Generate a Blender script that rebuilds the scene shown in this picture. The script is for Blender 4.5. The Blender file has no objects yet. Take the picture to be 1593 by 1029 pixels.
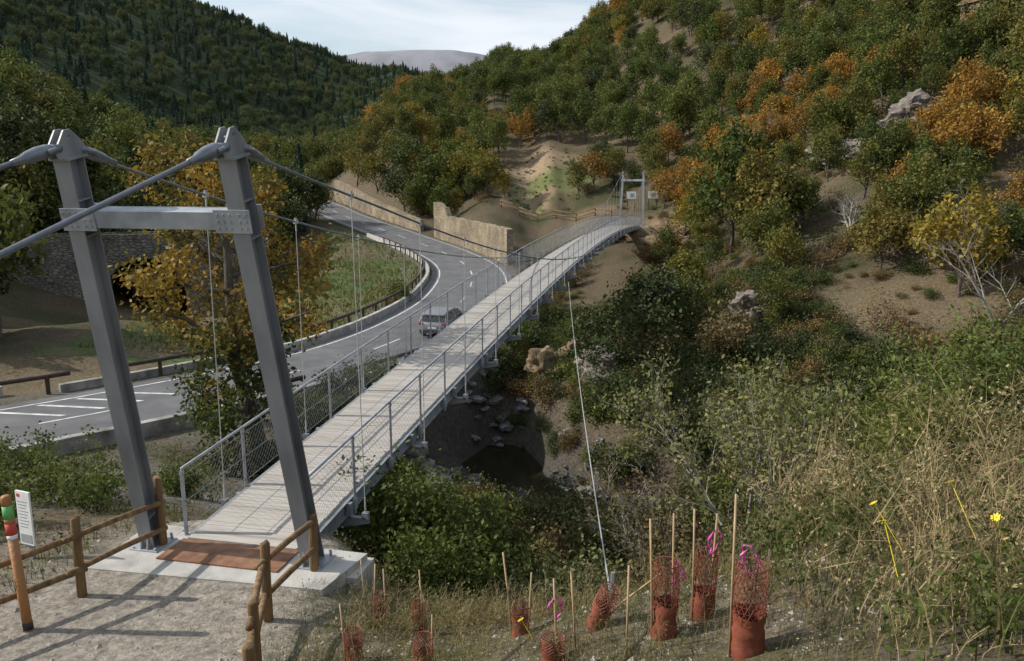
import bpy, bmesh, math, random, time
import numpy as np
from mathutils import Vector, Matrix, noise
T0=time.time()
R=np.random.default_rng(11); rs=random.Random(5)
sc=bpy.context.scene; COL=bpy.context.collection
# ------------------------------------------------------------------ materials
def newmat(name):
    m=bpy.data.materials.new(name); m.use_nodes=True
    nt=m.node_tree; b=nt.nodes['Principled BSDF']
    return m,nt,b
def ramp(nt,cols,lo=.3,hi=.7):
    r=nt.nodes.new('ShaderNodeValToRGB'); e=r.color_ramp.elements
    n=len(cols)
    e[0].position=lo; e[0].color=(*cols[0],1); e[1].position=hi; e[1].color=(*cols[-1],1)
    for i in range(1,n-1):
        k=e.new(lo+(hi-lo)*i/(n-1)); k.color=(*cols[i],1)
    return r
def pm(name,cols,scale=5,rough=.8,metal=0,bump=0,bscale=None,stretch=(1,1,1),lo=.3,hi=.7,detail=6,world=False):
    m,nt,b=newmat(name); N=nt.nodes; L=nt.links
    if world:
        tc=N.new('ShaderNodeNewGeometry'); o=tc.outputs['Position']
    else:
        tc=N.new('ShaderNodeTexCoord'); o=tc.outputs['Object']
    mp=N.new('ShaderNodeMapping'); mp.inputs['Scale'].default_value=stretch; L.new(o,mp.inputs[0])
    nz=N.new('ShaderNodeTexNoise'); nz.inputs['Scale'].default_value=scale; nz.inputs['Detail'].default_value=detail; L.new(mp.outputs[0],nz.inputs['Vector'])
    r=ramp(nt,cols,lo,hi); L.new(nz.outputs[0],r.inputs[0]); L.new(r.outputs[0],b.inputs['Base Color'])
    b.inputs['Roughness'].default_value=rough; b.inputs['Metallic'].default_value=metal
    if bump:
        n2=N.new('ShaderNodeTexNoise'); n2.inputs['Scale'].default_value=bscale or scale*3; n2.inputs['Detail'].default_value=8; L.new(mp.outputs[0],n2.inputs['Vector'])
        bp=N.new('ShaderNodeBump'); bp.inputs['Strength'].default_value=bump; bp.inputs['Distance'].default_value=.05
        L.new(n2.outputs[0],bp.inputs['Height']); L.new(bp.outputs[0],b.inputs['Normal'])
    return m
def leafmat(name,cols,tr=.25,local=.6,gain=1.0):
    cols=[tuple(c*gain for c in q) for q in cols]
    m,nt,b=newmat(name); N=nt.nodes; L=nt.links
    oi=N.new('ShaderNodeObjectInfo'); g=N.new('ShaderNodeNewGeometry')
    nz=N.new('ShaderNodeTexNoise'); nz.inputs['Scale'].default_value=local; nz.inputs['Detail'].default_value=4; L.new(g.outputs['Position'],nz.inputs['Vector'])
    ad=N.new('ShaderNodeMath'); ad.operation='MULTIPLY_ADD'; L.new(oi.outputs['Random'],ad.inputs[0]); ad.inputs[1].default_value=.55
    sb=N.new('ShaderNodeMath'); sb.operation='MULTIPLY_ADD'; L.new(nz.outputs[0],sb.inputs[0]); sb.inputs[1].default_value=1.1; sb.inputs[2].default_value=-.32
    L.new(sb.outputs[0],ad.inputs[2])
    r=ramp(nt,cols,.1,.9); L.new(ad.outputs[0],r.inputs[0])
    wn=N.new('ShaderNodeTexWhiteNoise')
    sn=N.new('ShaderNodeVectorMath'); sn.operation='SNAP'; sn.inputs[1].default_value=(.31,.31,.31); L.new(g.outputs['Position'],sn.inputs[0]); L.new(sn.outputs[0],wn.inputs['Vector'])
    mr=N.new('ShaderNodeMapRange'); mr.inputs['To Min'].default_value=.6; mr.inputs['To Max'].default_value=1.35; L.new(wn.outputs['Value'],mr.inputs[0])
    mu=N.new('ShaderNodeVectorMath'); mu.operation='SCALE'; L.new(r.outputs[0],mu.inputs[0]); L.new(mr.outputs[0],mu.inputs['Scale'])
    L.new(mu.outputs[0],b.inputs['Base Color']); b.inputs['Roughness'].default_value=.65
    b.inputs['Specular IOR Level'].default_value=.2
    if tr:
        t=N.new('ShaderNodeBsdfTranslucent'); L.new(mu.outputs[0],t.inputs[0]); mx=N.new('ShaderNodeMixShader'); mx.inputs[0].default_value=tr
        L.new(b.outputs[0],mx.inputs[1]); L.new(t.outputs[0],mx.inputs[2]); L.new(mx.outputs[0],N['Material Output'].inputs[0])
    return m
M={}
M['oak']=leafmat('oak_leaves',[(.04,.056,.014),(.068,.084,.018),(.12,.115,.026),(.165,.115,.028)],tr=.3,gain=1.2)
M['green']=leafmat('green_leaves',[(.05,.07,.016),(.085,.11,.023),(.13,.14,.03)],tr=.3,gain=1.1)
M['yellow']=leafmat('yellow_leaves',[(.12,.12,.024),(.20,.17,.03),(.28,.20,.03)],tr=.3)
M['autumn']=leafmat('autumn_leaves',[(.18,.115,.03),(.30,.165,.034),(.40,.22,.04)],tr=.3)
M['pine']=leafmat('hazed_pine_needles',[(.022,.042,.027),(.03,.055,.032),(.042,.068,.036)],tr=.1,gain=1.35)  # bluish haze of the far mountain mixed into the needle green
M['hillgreen']=leafmat('distant_leaves',[(.04,.062,.026),(.065,.085,.03),(.10,.11,.034)],tr=.2,gain=1.2,local=.02)
M['russet']=leafmat('russet_leaves',[(.085,.07,.03),(.13,.098,.04),(.18,.108,.04)],gain=1.2)
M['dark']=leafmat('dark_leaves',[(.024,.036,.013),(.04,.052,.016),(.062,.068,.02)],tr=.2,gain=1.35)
M['acacia']=leafmat('acacia_leaves',[(.10,.14,.035),(.15,.185,.042),(.20,.215,.05)],tr=.35)
M['chestnut']=leafmat('chestnut_leaves',[(.045,.065,.015),(.075,.092,.02),(.13,.12,.024),(.25,.165,.03),(.38,.21,.035)],tr=.3,local=.8)
M['sage']=leafmat('sage_leaves',[(.10,.11,.045),(.15,.16,.06),(.2,.19,.07)],tr=.3)
M['bark']=pm('bark',[(.05,.04,.03),(.12,.10,.08)],6,.9,bump=.6,stretch=(1,1,.3))
M['palebark']=pm('pale_bark',[(.19,.175,.15),(.36,.335,.30)],6,.9,bump=.4)
M['steel']=pm('galvanised_steel',[(.23,.25,.27),(.34,.36,.38),(.44,.46,.48)],3,.5,.25,bump=.08,bscale=40,detail=10)
M['steeldark']=pm('weathered_steel',[(.17,.18,.19),(.24,.25,.265),(.31,.32,.33)],2.2,.5,.25,bump=.08,bscale=30,detail=10,stretch=(1,1,.35))
M['cable']=pm('cable_steel',[(.14,.155,.175),(.21,.225,.245)],8,.45,.4)
M['wire']=pm('wire_steel',[(.4,.41,.42),(.55,.55,.55)],8,.4,.3)
M['wood']=pm('post_wood',[(.09,.05,.02),(.17,.10,.04),(.26,.16,.07)],4,.8,bump=.4,stretch=(3,3,.4))
M['timber']=pm('dark_timber',[(.03,.02,.015),(.07,.045,.03)],4,.8,bump=.4)
M['rustplate']=pm('rust_plate',[(.13,.06,.03),(.21,.10,.05),(.28,.15,.08)],5,.7,.1,bump=.1,detail=10)
M['concrete']=pm('concrete',[(.26,.25,.225),(.40,.385,.355),(.49,.475,.44)],1.8,.9,bump=.25,bscale=25,detail=10)
M['gravelstone']=pm('gravel_stone',[(.16,.145,.12),(.28,.255,.22),(.38,.355,.315)],1.7,.9,world=True,detail=10)
M['concdark']=pm('stained_concrete',[(.10,.095,.085),(.24,.23,.21),(.38,.36,.33)],1.6,.9,bump=.4,bscale=14,detail=9)
M['rock']=pm('rock_face',[(.07,.06,.05),(.15,.13,.11),(.25,.215,.175)],1.3,.95,bump=1.,bscale=3.2,stretch=(1,1,2.8),world=True,detail=10)
M['rockbrown']=pm('brown_rock',[(.08,.055,.03),(.16,.11,.06),(.25,.18,.11)],1.1,.95,bump=1.,bscale=3,stretch=(1,1,2.4),world=True,detail=10)
M['boulder']=pm('boulder_rock',[(.08,.08,.078),(.15,.147,.14),(.24,.23,.215)],2,.9,bump=.8,bscale=8)
M['asphalt']=pm('asphalt',[(.075,.075,.078),(.1,.1,.102),(.13,.13,.13)],.8,.85,bump=.2,bscale=60,world=True,detail=10)
M['paint']=pm('road_paint',[(.35,.35,.34),(.68,.68,.66)],3,.7,world=True,detail=10)
M['tan']=leafmat('dry_stalks',[(.21,.165,.08),(.36,.28,.145),(.19,.17,.07)],tr=.15,local=2)
M['grassm']=leafmat('grass_blades',[(.06,.085,.02),(.12,.13,.035),(.22,.18,.08)],tr=.2,local=1.2)
M['sleeve']=pm('red_brown_plastic',[(.16,.045,.025),(.25,.07,.04)],6,.55,bump=.2)
M['bamboo']=pm('bamboo',[(.30,.20,.10),(.46,.33,.18)],6,.6)
M['magenta']=pm('magenta_ribbon',[(.6,.05,.34),(.7,.09,.42)],6,.5)
def plain(name,c,rough=.6,metal=0,**k):
    c2=tuple(x*.85 for x in c); return pm(name,[c2,c],7,rough,metal,**k)
M['white']=plain('white_panel',(.78,.78,.76)); M['black']=plain('black_rubber',(.025,.025,.025)); M['carpaint']=plain('grey_car_paint',(.3,.305,.31),.3,.5)
M['glass']=plain('dark_glass',(.02,.024,.028),.08); M['redlamp']=plain('red_lamp',(.45,.02,.02),.2); M['red']=plain('red_paint',(.5,.06,.04)); M['greenp']=plain('green_paint',(.12,.42,.12)); M['orange']=plain('orange_wood',(.36,.16,.05),bump=.3); M['grey']=plain('grey_print',(.35,.36,.37)); M['rim']=plain('alloy_rim',(.4,.4,.41),.3,.8); M['flower']=plain('yellow_petals',(.75,.6,.03))
def mk_plank():
    m,nt,b=newmat('weathered_planks'); N=nt.nodes; L=nt.links
    tc=N.new('ShaderNodeTexCoord'); sp=N.new('ShaderNodeSeparateXYZ'); L.new(tc.outputs['Object'],sp.inputs[0])
    dv=N.new('ShaderNodeMath'); dv.operation='DIVIDE'; dv.inputs[1].default_value=.12; L.new(sp.outputs['Y'],dv.inputs[0])
    fl=N.new('ShaderNodeMath'); fl.operation='FLOOR'; L.new(dv.outputs[0],fl.inputs[0])
    wn=N.new('ShaderNodeTexWhiteNoise'); wn.noise_dimensions='1D'; L.new(fl.outputs[0],wn.inputs['W'])
    mp=N.new('ShaderNodeMapping'); mp.inputs['Scale'].default_value=(1.2,14,6); L.new(tc.outputs['Object'],mp.inputs[0])
    nz=N.new('ShaderNodeTexNoise'); nz.inputs['Scale'].default_value=2; nz.inputs['Detail'].default_value=8; L.new(mp.outputs[0],nz.inputs['Vector'])
    ad=N.new('ShaderNodeMath'); ad.operation='MULTIPLY_ADD'; ad.inputs[1].default_value=.3; L.new(wn.outputs[0],ad.inputs[0]); L.new(nz.outputs[0],ad.inputs[2])
    r=ramp(nt,[(.25,.225,.19),(.37,.34,.30),(.45,.42,.38)],.3,1.0); L.new(ad.outputs[0],r.inputs[0]); L.new(r.outputs[0],b.inputs['Base Color']); b.inputs['Roughness'].default_value=.85
    return m
M['plank']=mk_plank()
def masonry(name,c1,c2,mort,sx=.45,sz=.22):
    m,nt,b=newmat(name); N=nt.nodes; L=nt.links
    tc=N.new('ShaderNodeTexCoord'); vo=N.new('ShaderNodeTexVoronoi'); vo.inputs['Scale'].default_value=1
    mp=N.new('ShaderNodeMapping'); mp.inputs['Scale'].default_value=(1/sx,1/sx,1/sz); L.new(tc.outputs['Object'],mp.inputs[0]); L.new(mp.outputs[0],vo.inputs['Vector'])
    v2=N.new('ShaderNodeTexVoronoi'); v2.feature='DISTANCE_TO_EDGE'; v2.inputs['Scale'].default_value=1; L.new(mp.outputs[0],v2.inputs['Vector'])
    r=ramp(nt,[c1,c2],.1,.9); L.new(vo.outputs['Color'],r.inputs[0])
    r2=ramp(nt,[(0,0,0),(1,1,1)],.02,.12); L.new(v2.outputs['Distance'],r2.inputs[0])
    mx=N.new('ShaderNodeMix'); mx.data_type='RGBA'; L.new(r2.outputs[0],mx.inputs[0]); mx.inputs[6].default_value=(*mort,1); L.new(r.outputs[0],mx.inputs[7])
    ns=N.new('ShaderNodeTexNoise'); ns.inputs['Scale'].default_value=.5; ns.inputs['Detail'].default_value=8; L.new(tc.outputs['Object'],ns.inputs['Vector'])
    mr=N.new('ShaderNodeMapRange'); mr.inputs['From Min'].default_value=.3; mr.inputs['From Max'].default_value=.7; mr.inputs['To Min'].default_value=.55; mr.inputs['To Max'].default_value=1.2; L.new(ns.outputs[0],mr.inputs[0])
    sv=N.new('ShaderNodeVectorMath'); sv.operation='SCALE'; L.new(mx.outputs[2],sv.inputs[0]); L.new(mr.outputs[0],sv.inputs['Scale'])
    L.new(sv.outputs[0],b.inputs['Base Color']); b.inputs['Roughness'].default_value=.95
    bp=N.new('ShaderNodeBump'); bp.inputs['Strength'].default_value=.8; bp.inputs['Distance'].default_value=.06; L.new(r2.outputs[0],bp.inputs['Height']); L.new(bp.outputs[0],b.inputs['Normal'])
    return m
M['stone']=masonry('ochre_masonry',(.25,.20,.13),(.37,.30,.20),(.18,.145,.10))
M['stonegrey']=masonry('grey_masonry',(.15,.135,.11),(.28,.245,.20),(.08,.075,.06),.5,.25)
M['drystone']=masonry('dry_stone',(.28,.21,.14),(.42,.33,.23),(.06,.05,.04),.5,.2)
# ------------------------------------------------------------------ mesh helpers
def npmesh(name,V,F,mats=(),mi=None,smooth=False):
    me=bpy.data.meshes.new(name); V=np.asarray(V,np.float32); F=np.asarray(F,np.int32); k=F.shape[1]
    me.vertices.add(len(V)); me.vertices.foreach_set('co',V.ravel())
    me.loops.add(F.size); me.loops.foreach_set('vertex_index',F.ravel())
    me.polygons.add(len(F)); me.polygons.foreach_set('loop_start',np.arange(len(F),dtype=np.int32)*k)
    for q in mats: me.materials.append(q)
    if mi is not None: me.polygons.foreach_set('material_index',np.asarray(mi,np.int32))
    me.polygons.foreach_set('use_smooth',np.full(len(F),bool(smooth)))
    me.update(calc_edges=True); return me
def obj(name,me,parent=None,loc=(0,0,0),rot=(0,0,0),**pr):
    o=bpy.data.objects.new(name,me); COL.objects.link(o); o.location=loc; o.rotation_euler=rot
    if parent: o.parent=parent
    for k,v in pr.items(): o[k]=v
    return o
class MB:
    def __init__(s): s.v=[]; s.f=[]; s.m=[]
    def add(s,v,f,m=0):
        k=len(s.v); s.v+= [tuple(p) for p in v]; s.f+=[tuple(i+k for i in q) for q in f]; s.m+=[m]*len(f); return s
    def box(s,c,d,rot=None,m=0,taper=1):
        hx,hy,hz=d[0]/2,d[1]/2,d[2]/2; P_=[]
        for z in (-1,1):
            t=taper if z>0 else 1
            for x,y in ((-1,-1),(1,-1),(1,1),(-1,1)): P_.append(Vector((x*hx*t,y*hy*t,z*hz)))
        if rot is not None: P_=[rot@p for p in P_]
        c=Vector(c); return s.add([p+c for p in P_],[(0,3,2,1),(4,5,6,7),(0,1,5,4),(1,2,6,5),(2,3,7,6),(3,0,4,7)],m)
    def tube(s,pts,r,n=6,m=0,cap=True):
        pts=[Vector(p) for p in pts]
        if not hasattr(r,'__len__'): r=[r]*len(pts)
        V=[];F=[]; up=None
        for i,p in enumerate(pts):
            d=(pts[min(i+1,len(pts)-1)]-pts[max(i-1,0)]).normalized()
            if up is None: up=d.orthogonal().normalized()
            else:
                up=(up-d*up.dot(d)); up=up.normalized() if up.length>1e-6 else d.orthogonal().normalized()
            w=d.cross(up)
            for k in range(n):
                a=2*math.pi*k/n; V.append(p+(up*math.cos(a)+w*math.sin(a))*r[i])
        for i in range(len(pts)-1):
            for k in range(n):
                F.append((i*n+k,i*n+(k+1)%n,(i+1)*n+(k+1)%n,(i+1)*n+k))
        if cap: F.append(tuple(range(n-1,-1,-1))); F.append(tuple((len(pts)-1)*n+k for k in range(n)))
        return s.add(V,F,m)
    def prism(s,poly,axis,a,b,m=0):
        n=len(poly); V=[]
        for h in (a,b):
            for (p,q) in poly:
                V.append((h,p,q) if axis=='x' else (p,h,q) if axis=='y' else (p,q,h))
        F=[tuple(range(n-1,-1,-1)),tuple(range(n,2*n))]+[(i,(i+1)%n,n+(i+1)%n,n+i) for i in range(n)]
        return s.add(V,F,m)
    def mesh(s,name,mats,smooth=False):
        me=bpy.data.meshes.new(name); me.from_pydata(s.v,[],s.f)
        for q in mats: me.materials.append(q)
        me.polygons.foreach_set('material_index',s.m)
        me.polygons.foreach_set('use_smooth',[smooth]*len(s.f)); me.update()
        bm=bmesh.new(); bm.from_mesh(me); bmesh.ops.recalc_face_normals(bm,faces=bm.faces); bm.to_mesh(me); bm.free()
        return me
def empty(name,loc,rot=(0,0,0),parent=None,**pr):
    o=obj(name,None,parent,loc,rot,**pr); o.empty_display_size=.2; return o
# ------------------------------------------------------------------ terrain
CP=[(0,0,4.4),(0,-10,5.5),(-10,-10,2),(10,0,4.8),(20,0,5),(20,-15,8),(60,-20,12),
(-1.8,10,-.05),(-1.0,8.5,.4),(.4,7.5,1.07),(.88,7.9,1.26),(1.93,7.5,1.58),(2.03,6.4,1.84),(-2.6,8.8,.1),(3.4,5.4,2.6),(6,12,1.2),(10,16,.0),
(-1.5,11.5,-.9),(1.5,9.5,.7),(3,9.5,1.1),(2,12,-1.5),(0,14,-2.6),(-1,20,-4.8),(14,24,-5),(6,18,-3),(20,14,1),
(-6,16,-1),(-14,22,-2.5),(-8,24,-3.5),(-9,28,-4.3),(-4,30,-6),(-20,10,-.8),(-12,8,0),(-8,10,0),(-4.5,11,0),(-3.3,10,0),(-6,5,.3),(-10,3,.6),(-50,0,-1),(-100,0,15),(-30,14,-2.5),
(8,45,-4),(14,45,-5),(20,42,-5),(30,38,-4),(60,30,2),(60,60,12),(35,60,6),(22,45,-3.5),(20,60,-1),(12,60,-3.6),(14,75,-2.5),(25,75,3),(12,88,-1.5),(14.5,99,0),(9,101,-.5),(20,101,1.5),(25,90,4),(30,100,8),(40,90,13),(50,80,16),(60,100,24),(45,110,18),(60,150,34),(20,130,9),(25,170,24),(26,215,43),(35,215,48),(60,230,62),(100,200,70),(100,130,50),(120,60,38),(120,0,25),
(-1.4,43,-5.4),(2.5,46,-4.6),(5,58,-5),(7,74,-4.2),
(0,110,.8),(3,118,1.5),(8,110,.6),(6,130,8),(-11,140,4),(-15,160,11),(-25,200,22),(-5,200,25),(3,260,36),(-27,365,30),(-52,438,16),(-85,400,6),(-60,300,10),(-50,220,5),(-40,165,2),(50,400,50),(100,300,70),
(-100,300,8),(-110,450,10),(-60,600,30),(0,700,70),(-200,500,40),(-150,700,55),(-230,900,122),(-320,800,150),(-450,700,185),(-600,900,300),(-70,1000,106),(-130,950,112),(100,1000,130),(-300,500,90),(0,1500,60),(-500,1600,130),(600,1000,250),(400,400,150),(-600,300,180),(-300,150,90),(400,0,90),(-400,-200,90),(0,-300,30),(300,-300,70),
(-30,45,-3.2),(-45,60,-2),(-30,60,-5),(-30,75,-7.5),(-20,72,-5.5),(-12,62,-4.3),(-38,90,-6.5),(-60,60,5),(-50,80,2),(-60,100,8),(-95,150,20),(-70,130,8),(-111,200,15),(-100,60,22),(-60,30,3),(-40,35,-2.5),(-45,110,0),(-25,105,-2.8),(-20,85,-3.8),(-50,140,0),(-70,190,4),(-9,96,-3),(-4,80,-3.2),(-6,48,-3.2),
(0,3000,20),(-3000,3000,200),(3000,3000,200),(-3000,0,300),(3000,0,300),(0,-3000,100),(0,6500,300),(-6500,6500,300),(6500,6500,300)]
CP=np.array(CP,float); WS=12.
def warp(x,y): return np.stack([np.arcsinh(x/WS),np.arcsinh((y-8)/WS)],-1)
CPW=warp(CP[:,0],CP[:,1]); NCP=len(CPW)
def U(r2): return .5*r2*np.log(r2+1e-12)
TA=np.zeros((NCP+3,NCP+3)); TA[:NCP,:NCP]=U(((CPW[:,None]-CPW[None])**2).sum(-1))+np.eye(NCP)*1e-4; TA[:NCP,NCP]=1; TA[:NCP,NCP+1:]=CPW; TA[NCP,:NCP]=1; TA[NCP+1:,:NCP]=CPW.T
TW=np.linalg.solve(TA,np.r_[CP[:,2],0,0,0])
def base(x,y):
    q=warp(x,y).reshape(-1,2); out=np.zeros(len(q))
    for i in range(0,len(q),20000):
        d=((q[i:i+20000,None]-CPW[None])**2).sum(-1)
        out[i:i+20000]=U(d)@TW[:NCP]+TW[NCP]+q[i:i+20000]@TW[NCP+1:]
    return out.reshape(x.shape)
def hsh(i,j):
    h=(i.astype(np.int64)*374761393+j.astype(np.int64)*668265263)&0x7fffffff
    h=((h^(h>>13))*1274126177)&0x7fffffff
    return ((h^(h>>16))&0xffff)/65535.
def vn(x,y):
    i=np.floor(x);j=np.floor(y);fx=x-i;fy=y-j;fx=fx*fx*(3-2*fx);fy=fy*fy*(3-2*fy)
    return (hsh(i,j)*(1-fx)+hsh(i+1,j)*fx)*(1-fy)+(hsh(i,j+1)*(1-fx)+hsh(i+1,j+1)*fx)*fy-.5
def fbm(x,y,o=4):
    s=0;a=1
    for k in range(o): s=s+a*vn(x*2**k+k*17.3,y*2**k-k*9.1); a*=.5
    return s
def sm(x,a,b): t=np.clip((x-a)/(b-a),0,1); return t*t*(3-2*t)
def catmull(pts,m=14):
    p=np.array(pts,float); p=np.vstack([2*p[0]-p[1],p,2*p[-1]-p[-2]]); out=[]
    for i in range(1,len(p)-2):
        for t in np.linspace(0,1,m,endpoint=False):
            out.append(.5*((2*p[i])+(-p[i-1]+p[i+1])*t+(2*p[i-1]-5*p[i]+4*p[i+1]-p[i+2])*t*t+(-p[i-1]+3*p[i]-3*p[i+1]+p[i+2])*t**3))
    out.append(p[-2]); return np.array(out)
ROAD=catmull([(-60,-6,-3.3),(-35,12.5,-3.2),(-19.5,27.6,-3.2),(-15.7,31.2,-3.2),(-11.75,35.6,-3.2),(-8,41.2,-3.2),(-5.2,49.9,-3.2),(-3.6,62.3,-3.2),(-4.2,79.8,-3.2),(-8,94.5,-2.9),(-15.8,111,-2),(-27.7,134,-.5),(-36,150,1),(-52,175,3),(-80,205,4)])
RIV=np.array([(75,-4),(45,8),(30,16),(16,22),(8,26.5),(1.6,31.3),(-.9,35),(-1.6,38.2)],float)
PATH=np.array([(-4.5,12),(-4.9,10.2),(-6,8),(-9,4.5),(-14,1)],float)
def pdist(x,y,PL,zc=False):
    best=np.full(x.shape,1e9); z=np.zeros(x.shape); sd=np.zeros(x.shape)
    for a,b in zip(PL[:-1],PL[1:]):
        d=b[:2]-a[:2]; l=(d**2).sum()+1e-9; t=np.clip(((x-a[0])*d[0]+(y-a[1])*d[1])/l,0,1)
        q=np.hypot(x-a[0]-t*d[0],y-a[1]-t*d[1]); k=q<best; best=np.where(k,q,best)
        if zc: z=np.where(k,a[2]+t*(b[2]-a[2]),z); sd=np.where(k,np.sign(d[0]*(y-a[1])-d[1]*(x-a[0])),sd)
    return (best,z,sd) if zc else best
RC=ROAD[::3]
def H(x,y,masks=False):
    x=np.asarray(x,float);y=np.asarray(y,float)
    z=base(x,y); r=np.hypot(x,y)
    z=z+fbm(x/2.2,y/2.2,4)*.22*sm(r,2,12)+fbm(x/9+5,y/9,4)*1.1*sm(r,22,60)+fbm(x/60,y/60,4)*9*sm(r,120,500)+fbm(x/260,y/260,4)*40*sm(r,500,1200)
    k=sm(y,1900,2600); prof=1.0+.06*fbm(x/420+3,y/900,4)-.00006*np.abs(x+250)
    z=z*(1-k)+k*(20+455*prof*np.exp(-((y-3300)/650)**2)+16*fbm(x/150,y/150,3))
    dr=pdist(x,y,RIV); z=np.minimum(z,np.maximum(-8.5,-8.5+(dr-2.3)*1.35)+fbm(x/1.7,y/1.7,3)*.6*sm(dr,1.8,3.6))
    dp=pdist(x,y,PATH); k=1-sm(dp,1.3,3.0); z=z*(1-k)
    dd=np.hypot(x-14.6,y-99.5); k=1-sm(dd,2.2,5); z=z*(1-k)+k*(-.05)
    d,zr,sd=pdist(x,y,RC,True); right=(sd<0)
    w=np.where(right&(y>36)&(y<84),1-sm(d,4.3,7.0),1-sm(d,4.6,9.0)); z=z*(1-w)+(zr-.1)*w
    if masks: return z,dr,dp,d,right
    return z
def h1(x,y): return float(H(np.array([x]),np.array([y]))[0])
def mixc(c,k,d): return c*(1-k[...,None])+np.array(d)*k[...,None]
def mk_ground():
    NX,NY=580,540
    gx=8*np.sinh(7.3*np.linspace(-1,1,NX)); gy=10+8*np.sinh(np.linspace(-2.4,7.3,NY))
    XX,YY=np.meshgrid(gx,gy); ZZ,DR,DP,DRD,RT=H(XX,YY,True)
    V=np.stack([XX,YY,ZZ],-1).reshape(-1,3); ii=np.arange(NX*NY).reshape(NY,NX)
    Fq=np.stack([ii[:-1,:-1],ii[:-1,1:],ii[1:,1:],ii[1:,:-1]],-1).reshape(-1,4)
    SL=np.hypot(np.gradient(ZZ,axis=1)/np.gradient(XX,axis=1),np.gradient(ZZ,axis=0)/np.gradient(YY,axis=0))
    RR=np.hypot(XX,YY); nA=fbm(XX/3,YY/3,5); nB=fbm(XX/12+9,YY/12,4)
    C=np.zeros(XX.shape+(3,))+np.array((.115,.09,.056))
    C=mixc(C,sm(nA,-.2,.35),(.07,.07,.032)); C=mixc(C,sm(nB,.0,.4),(.17,.13,.08))
    C=mixc(C,sm(SL,.75,1.1)*sm(RR,18,30),(.14,.11,.075))
    C=mixc(C,(1-sm(np.hypot((XX-4.5)/8.5,(YY-127)/13)+nA*.5,.7,1.1))*sm(nA,-.6,.0),(.32,.235,.15))
    C=mixc(C,(1-sm(np.hypot((XX-7)/6,(YY-124)/8)+nA*1.0,.5,1.1))*.9,(.12,.145,.05))
    C=mixc(C,(1-sm(np.hypot((XX-17)/7.5,(YY-97)/8)+nA*.5,.6,1.1))*sm(nA,-.4,.2),(.27,.19,.115))
    inb=(XX>-26)&(XX<0)&(YY>42)&(YY<112)&(~RT)
    C=mixc(C,inb*(1-sm(DRD,16,24)),(.09,.125,.04)); C=mixc(C,inb*sm(nA,.0,.3)*(1-sm(DRD,14,20)),(.16,.13,.075))
    C=mixc(C,(1-sm(DRD,5,8))*(YY<105)*(sm(nA,-.4,.2)*.7+.3),(.14,.13,.10))
    nearb=(1-sm(np.hypot((XX+7)/8,(YY-19)/8),.7,1.1)); C=mixc(C,nearb*sm(nA,-.3,.2),(.2,.18,.15))
    fg=(1-sm(YY,11,15))*(np.abs(XX)<30); C=mixc(C,fg,(.22,.185,.14)); C=mixc(C,fg*sm(nA,-.1,.3),(.13,.12,.06))
    C=mixc(C,fg*sm(XX,2,4),(.10,.085,.05))
    C=mixc(C,1-sm(DP+nA*.6,1.9,3.1),(.36,.32,.265))
    C=mixc(C,1-sm(DR,2.6,5.0),(.085,.078,.065))
    C=mixc(C,sm(RR,180,420),(.035,.05,.022)); C=mixc(C,sm(RR,1500,2300),(.25,.25,.27)); C=mixc(C,sm(RR,1500,2300)*sm(fbm(XX/120,YY/120,4),-.1,.3)*.7,(.17,.175,.19))  # distant haze painted into the far ground as bluish grey, with mottling
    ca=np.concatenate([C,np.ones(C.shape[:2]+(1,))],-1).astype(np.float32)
    m,nt,b=newmat('ground_soil'); N=nt.nodes; L=nt.links
    at=N.new('ShaderNodeAttribute'); at.attribute_name='tint'; g=N.new('ShaderNodeNewGeometry')
    n1=N.new('ShaderNodeTexNoise'); n1.inputs['Scale'].default_value=5; n1.inputs['Detail'].default_value=12; n1.inputs['Roughness'].default_value=.75; L.new(g.outputs['Position'],n1.inputs['Vector'])
    n2=N.new('ShaderNodeTexVoronoi'); n2.inputs['Scale'].default_value=22; L.new(g.outputs['Position'],n2.inputs['Vector'])
    mr=N.new('ShaderNodeMapRange'); mr.inputs['From Min'].default_value=.3; mr.inputs['From Max'].default_value=.7; mr.inputs['To Min'].default_value=.4; mr.inputs['To Max'].default_value=1.55; L.new(n1.outputs[0],mr.inputs[0])
    sep=N.new('ShaderNodeSeparateColor'); L.new(n2.outputs['Color'],sep.inputs[0])
    mr2=N.new('ShaderNodeMapRange'); mr2.inputs['To Min'].default_value=.75; mr2.inputs['To Max'].default_value=1.3; L.new(sep.outputs[0],mr2.inputs[0])
    mm=N.new('ShaderNodeMath'); mm.operation='MULTIPLY'; L.new(mr.outputs[0],mm.inputs[0]); L.new(mr2.outputs[0],mm.inputs[1])
    vs=N.new('ShaderNodeVectorMath'); vs.operation='SCALE'; L.new(at.outputs['Color'],vs.inputs[0]); L.new(mm.outputs[0],vs.inputs['Scale']); L.new(vs.outputs[0],b.inputs['Base Color'])
    b.inputs['Roughness'].default_value=.95; b.inputs['Specular IOR Level'].default_value=.15
    bp=N.new('ShaderNodeBump'); bp.inputs['Strength'].default_value=.8; bp.inputs['Distance'].default_value=.08; L.new(mm.outputs[0],bp.inputs['Height']); L.new(bp.outputs[0],b.inputs['Normal'])
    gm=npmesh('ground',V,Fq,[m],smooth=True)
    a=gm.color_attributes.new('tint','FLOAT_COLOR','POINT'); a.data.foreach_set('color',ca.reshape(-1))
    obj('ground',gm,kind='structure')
mk_ground()
print('terrain',time.time()-T0)
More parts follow.
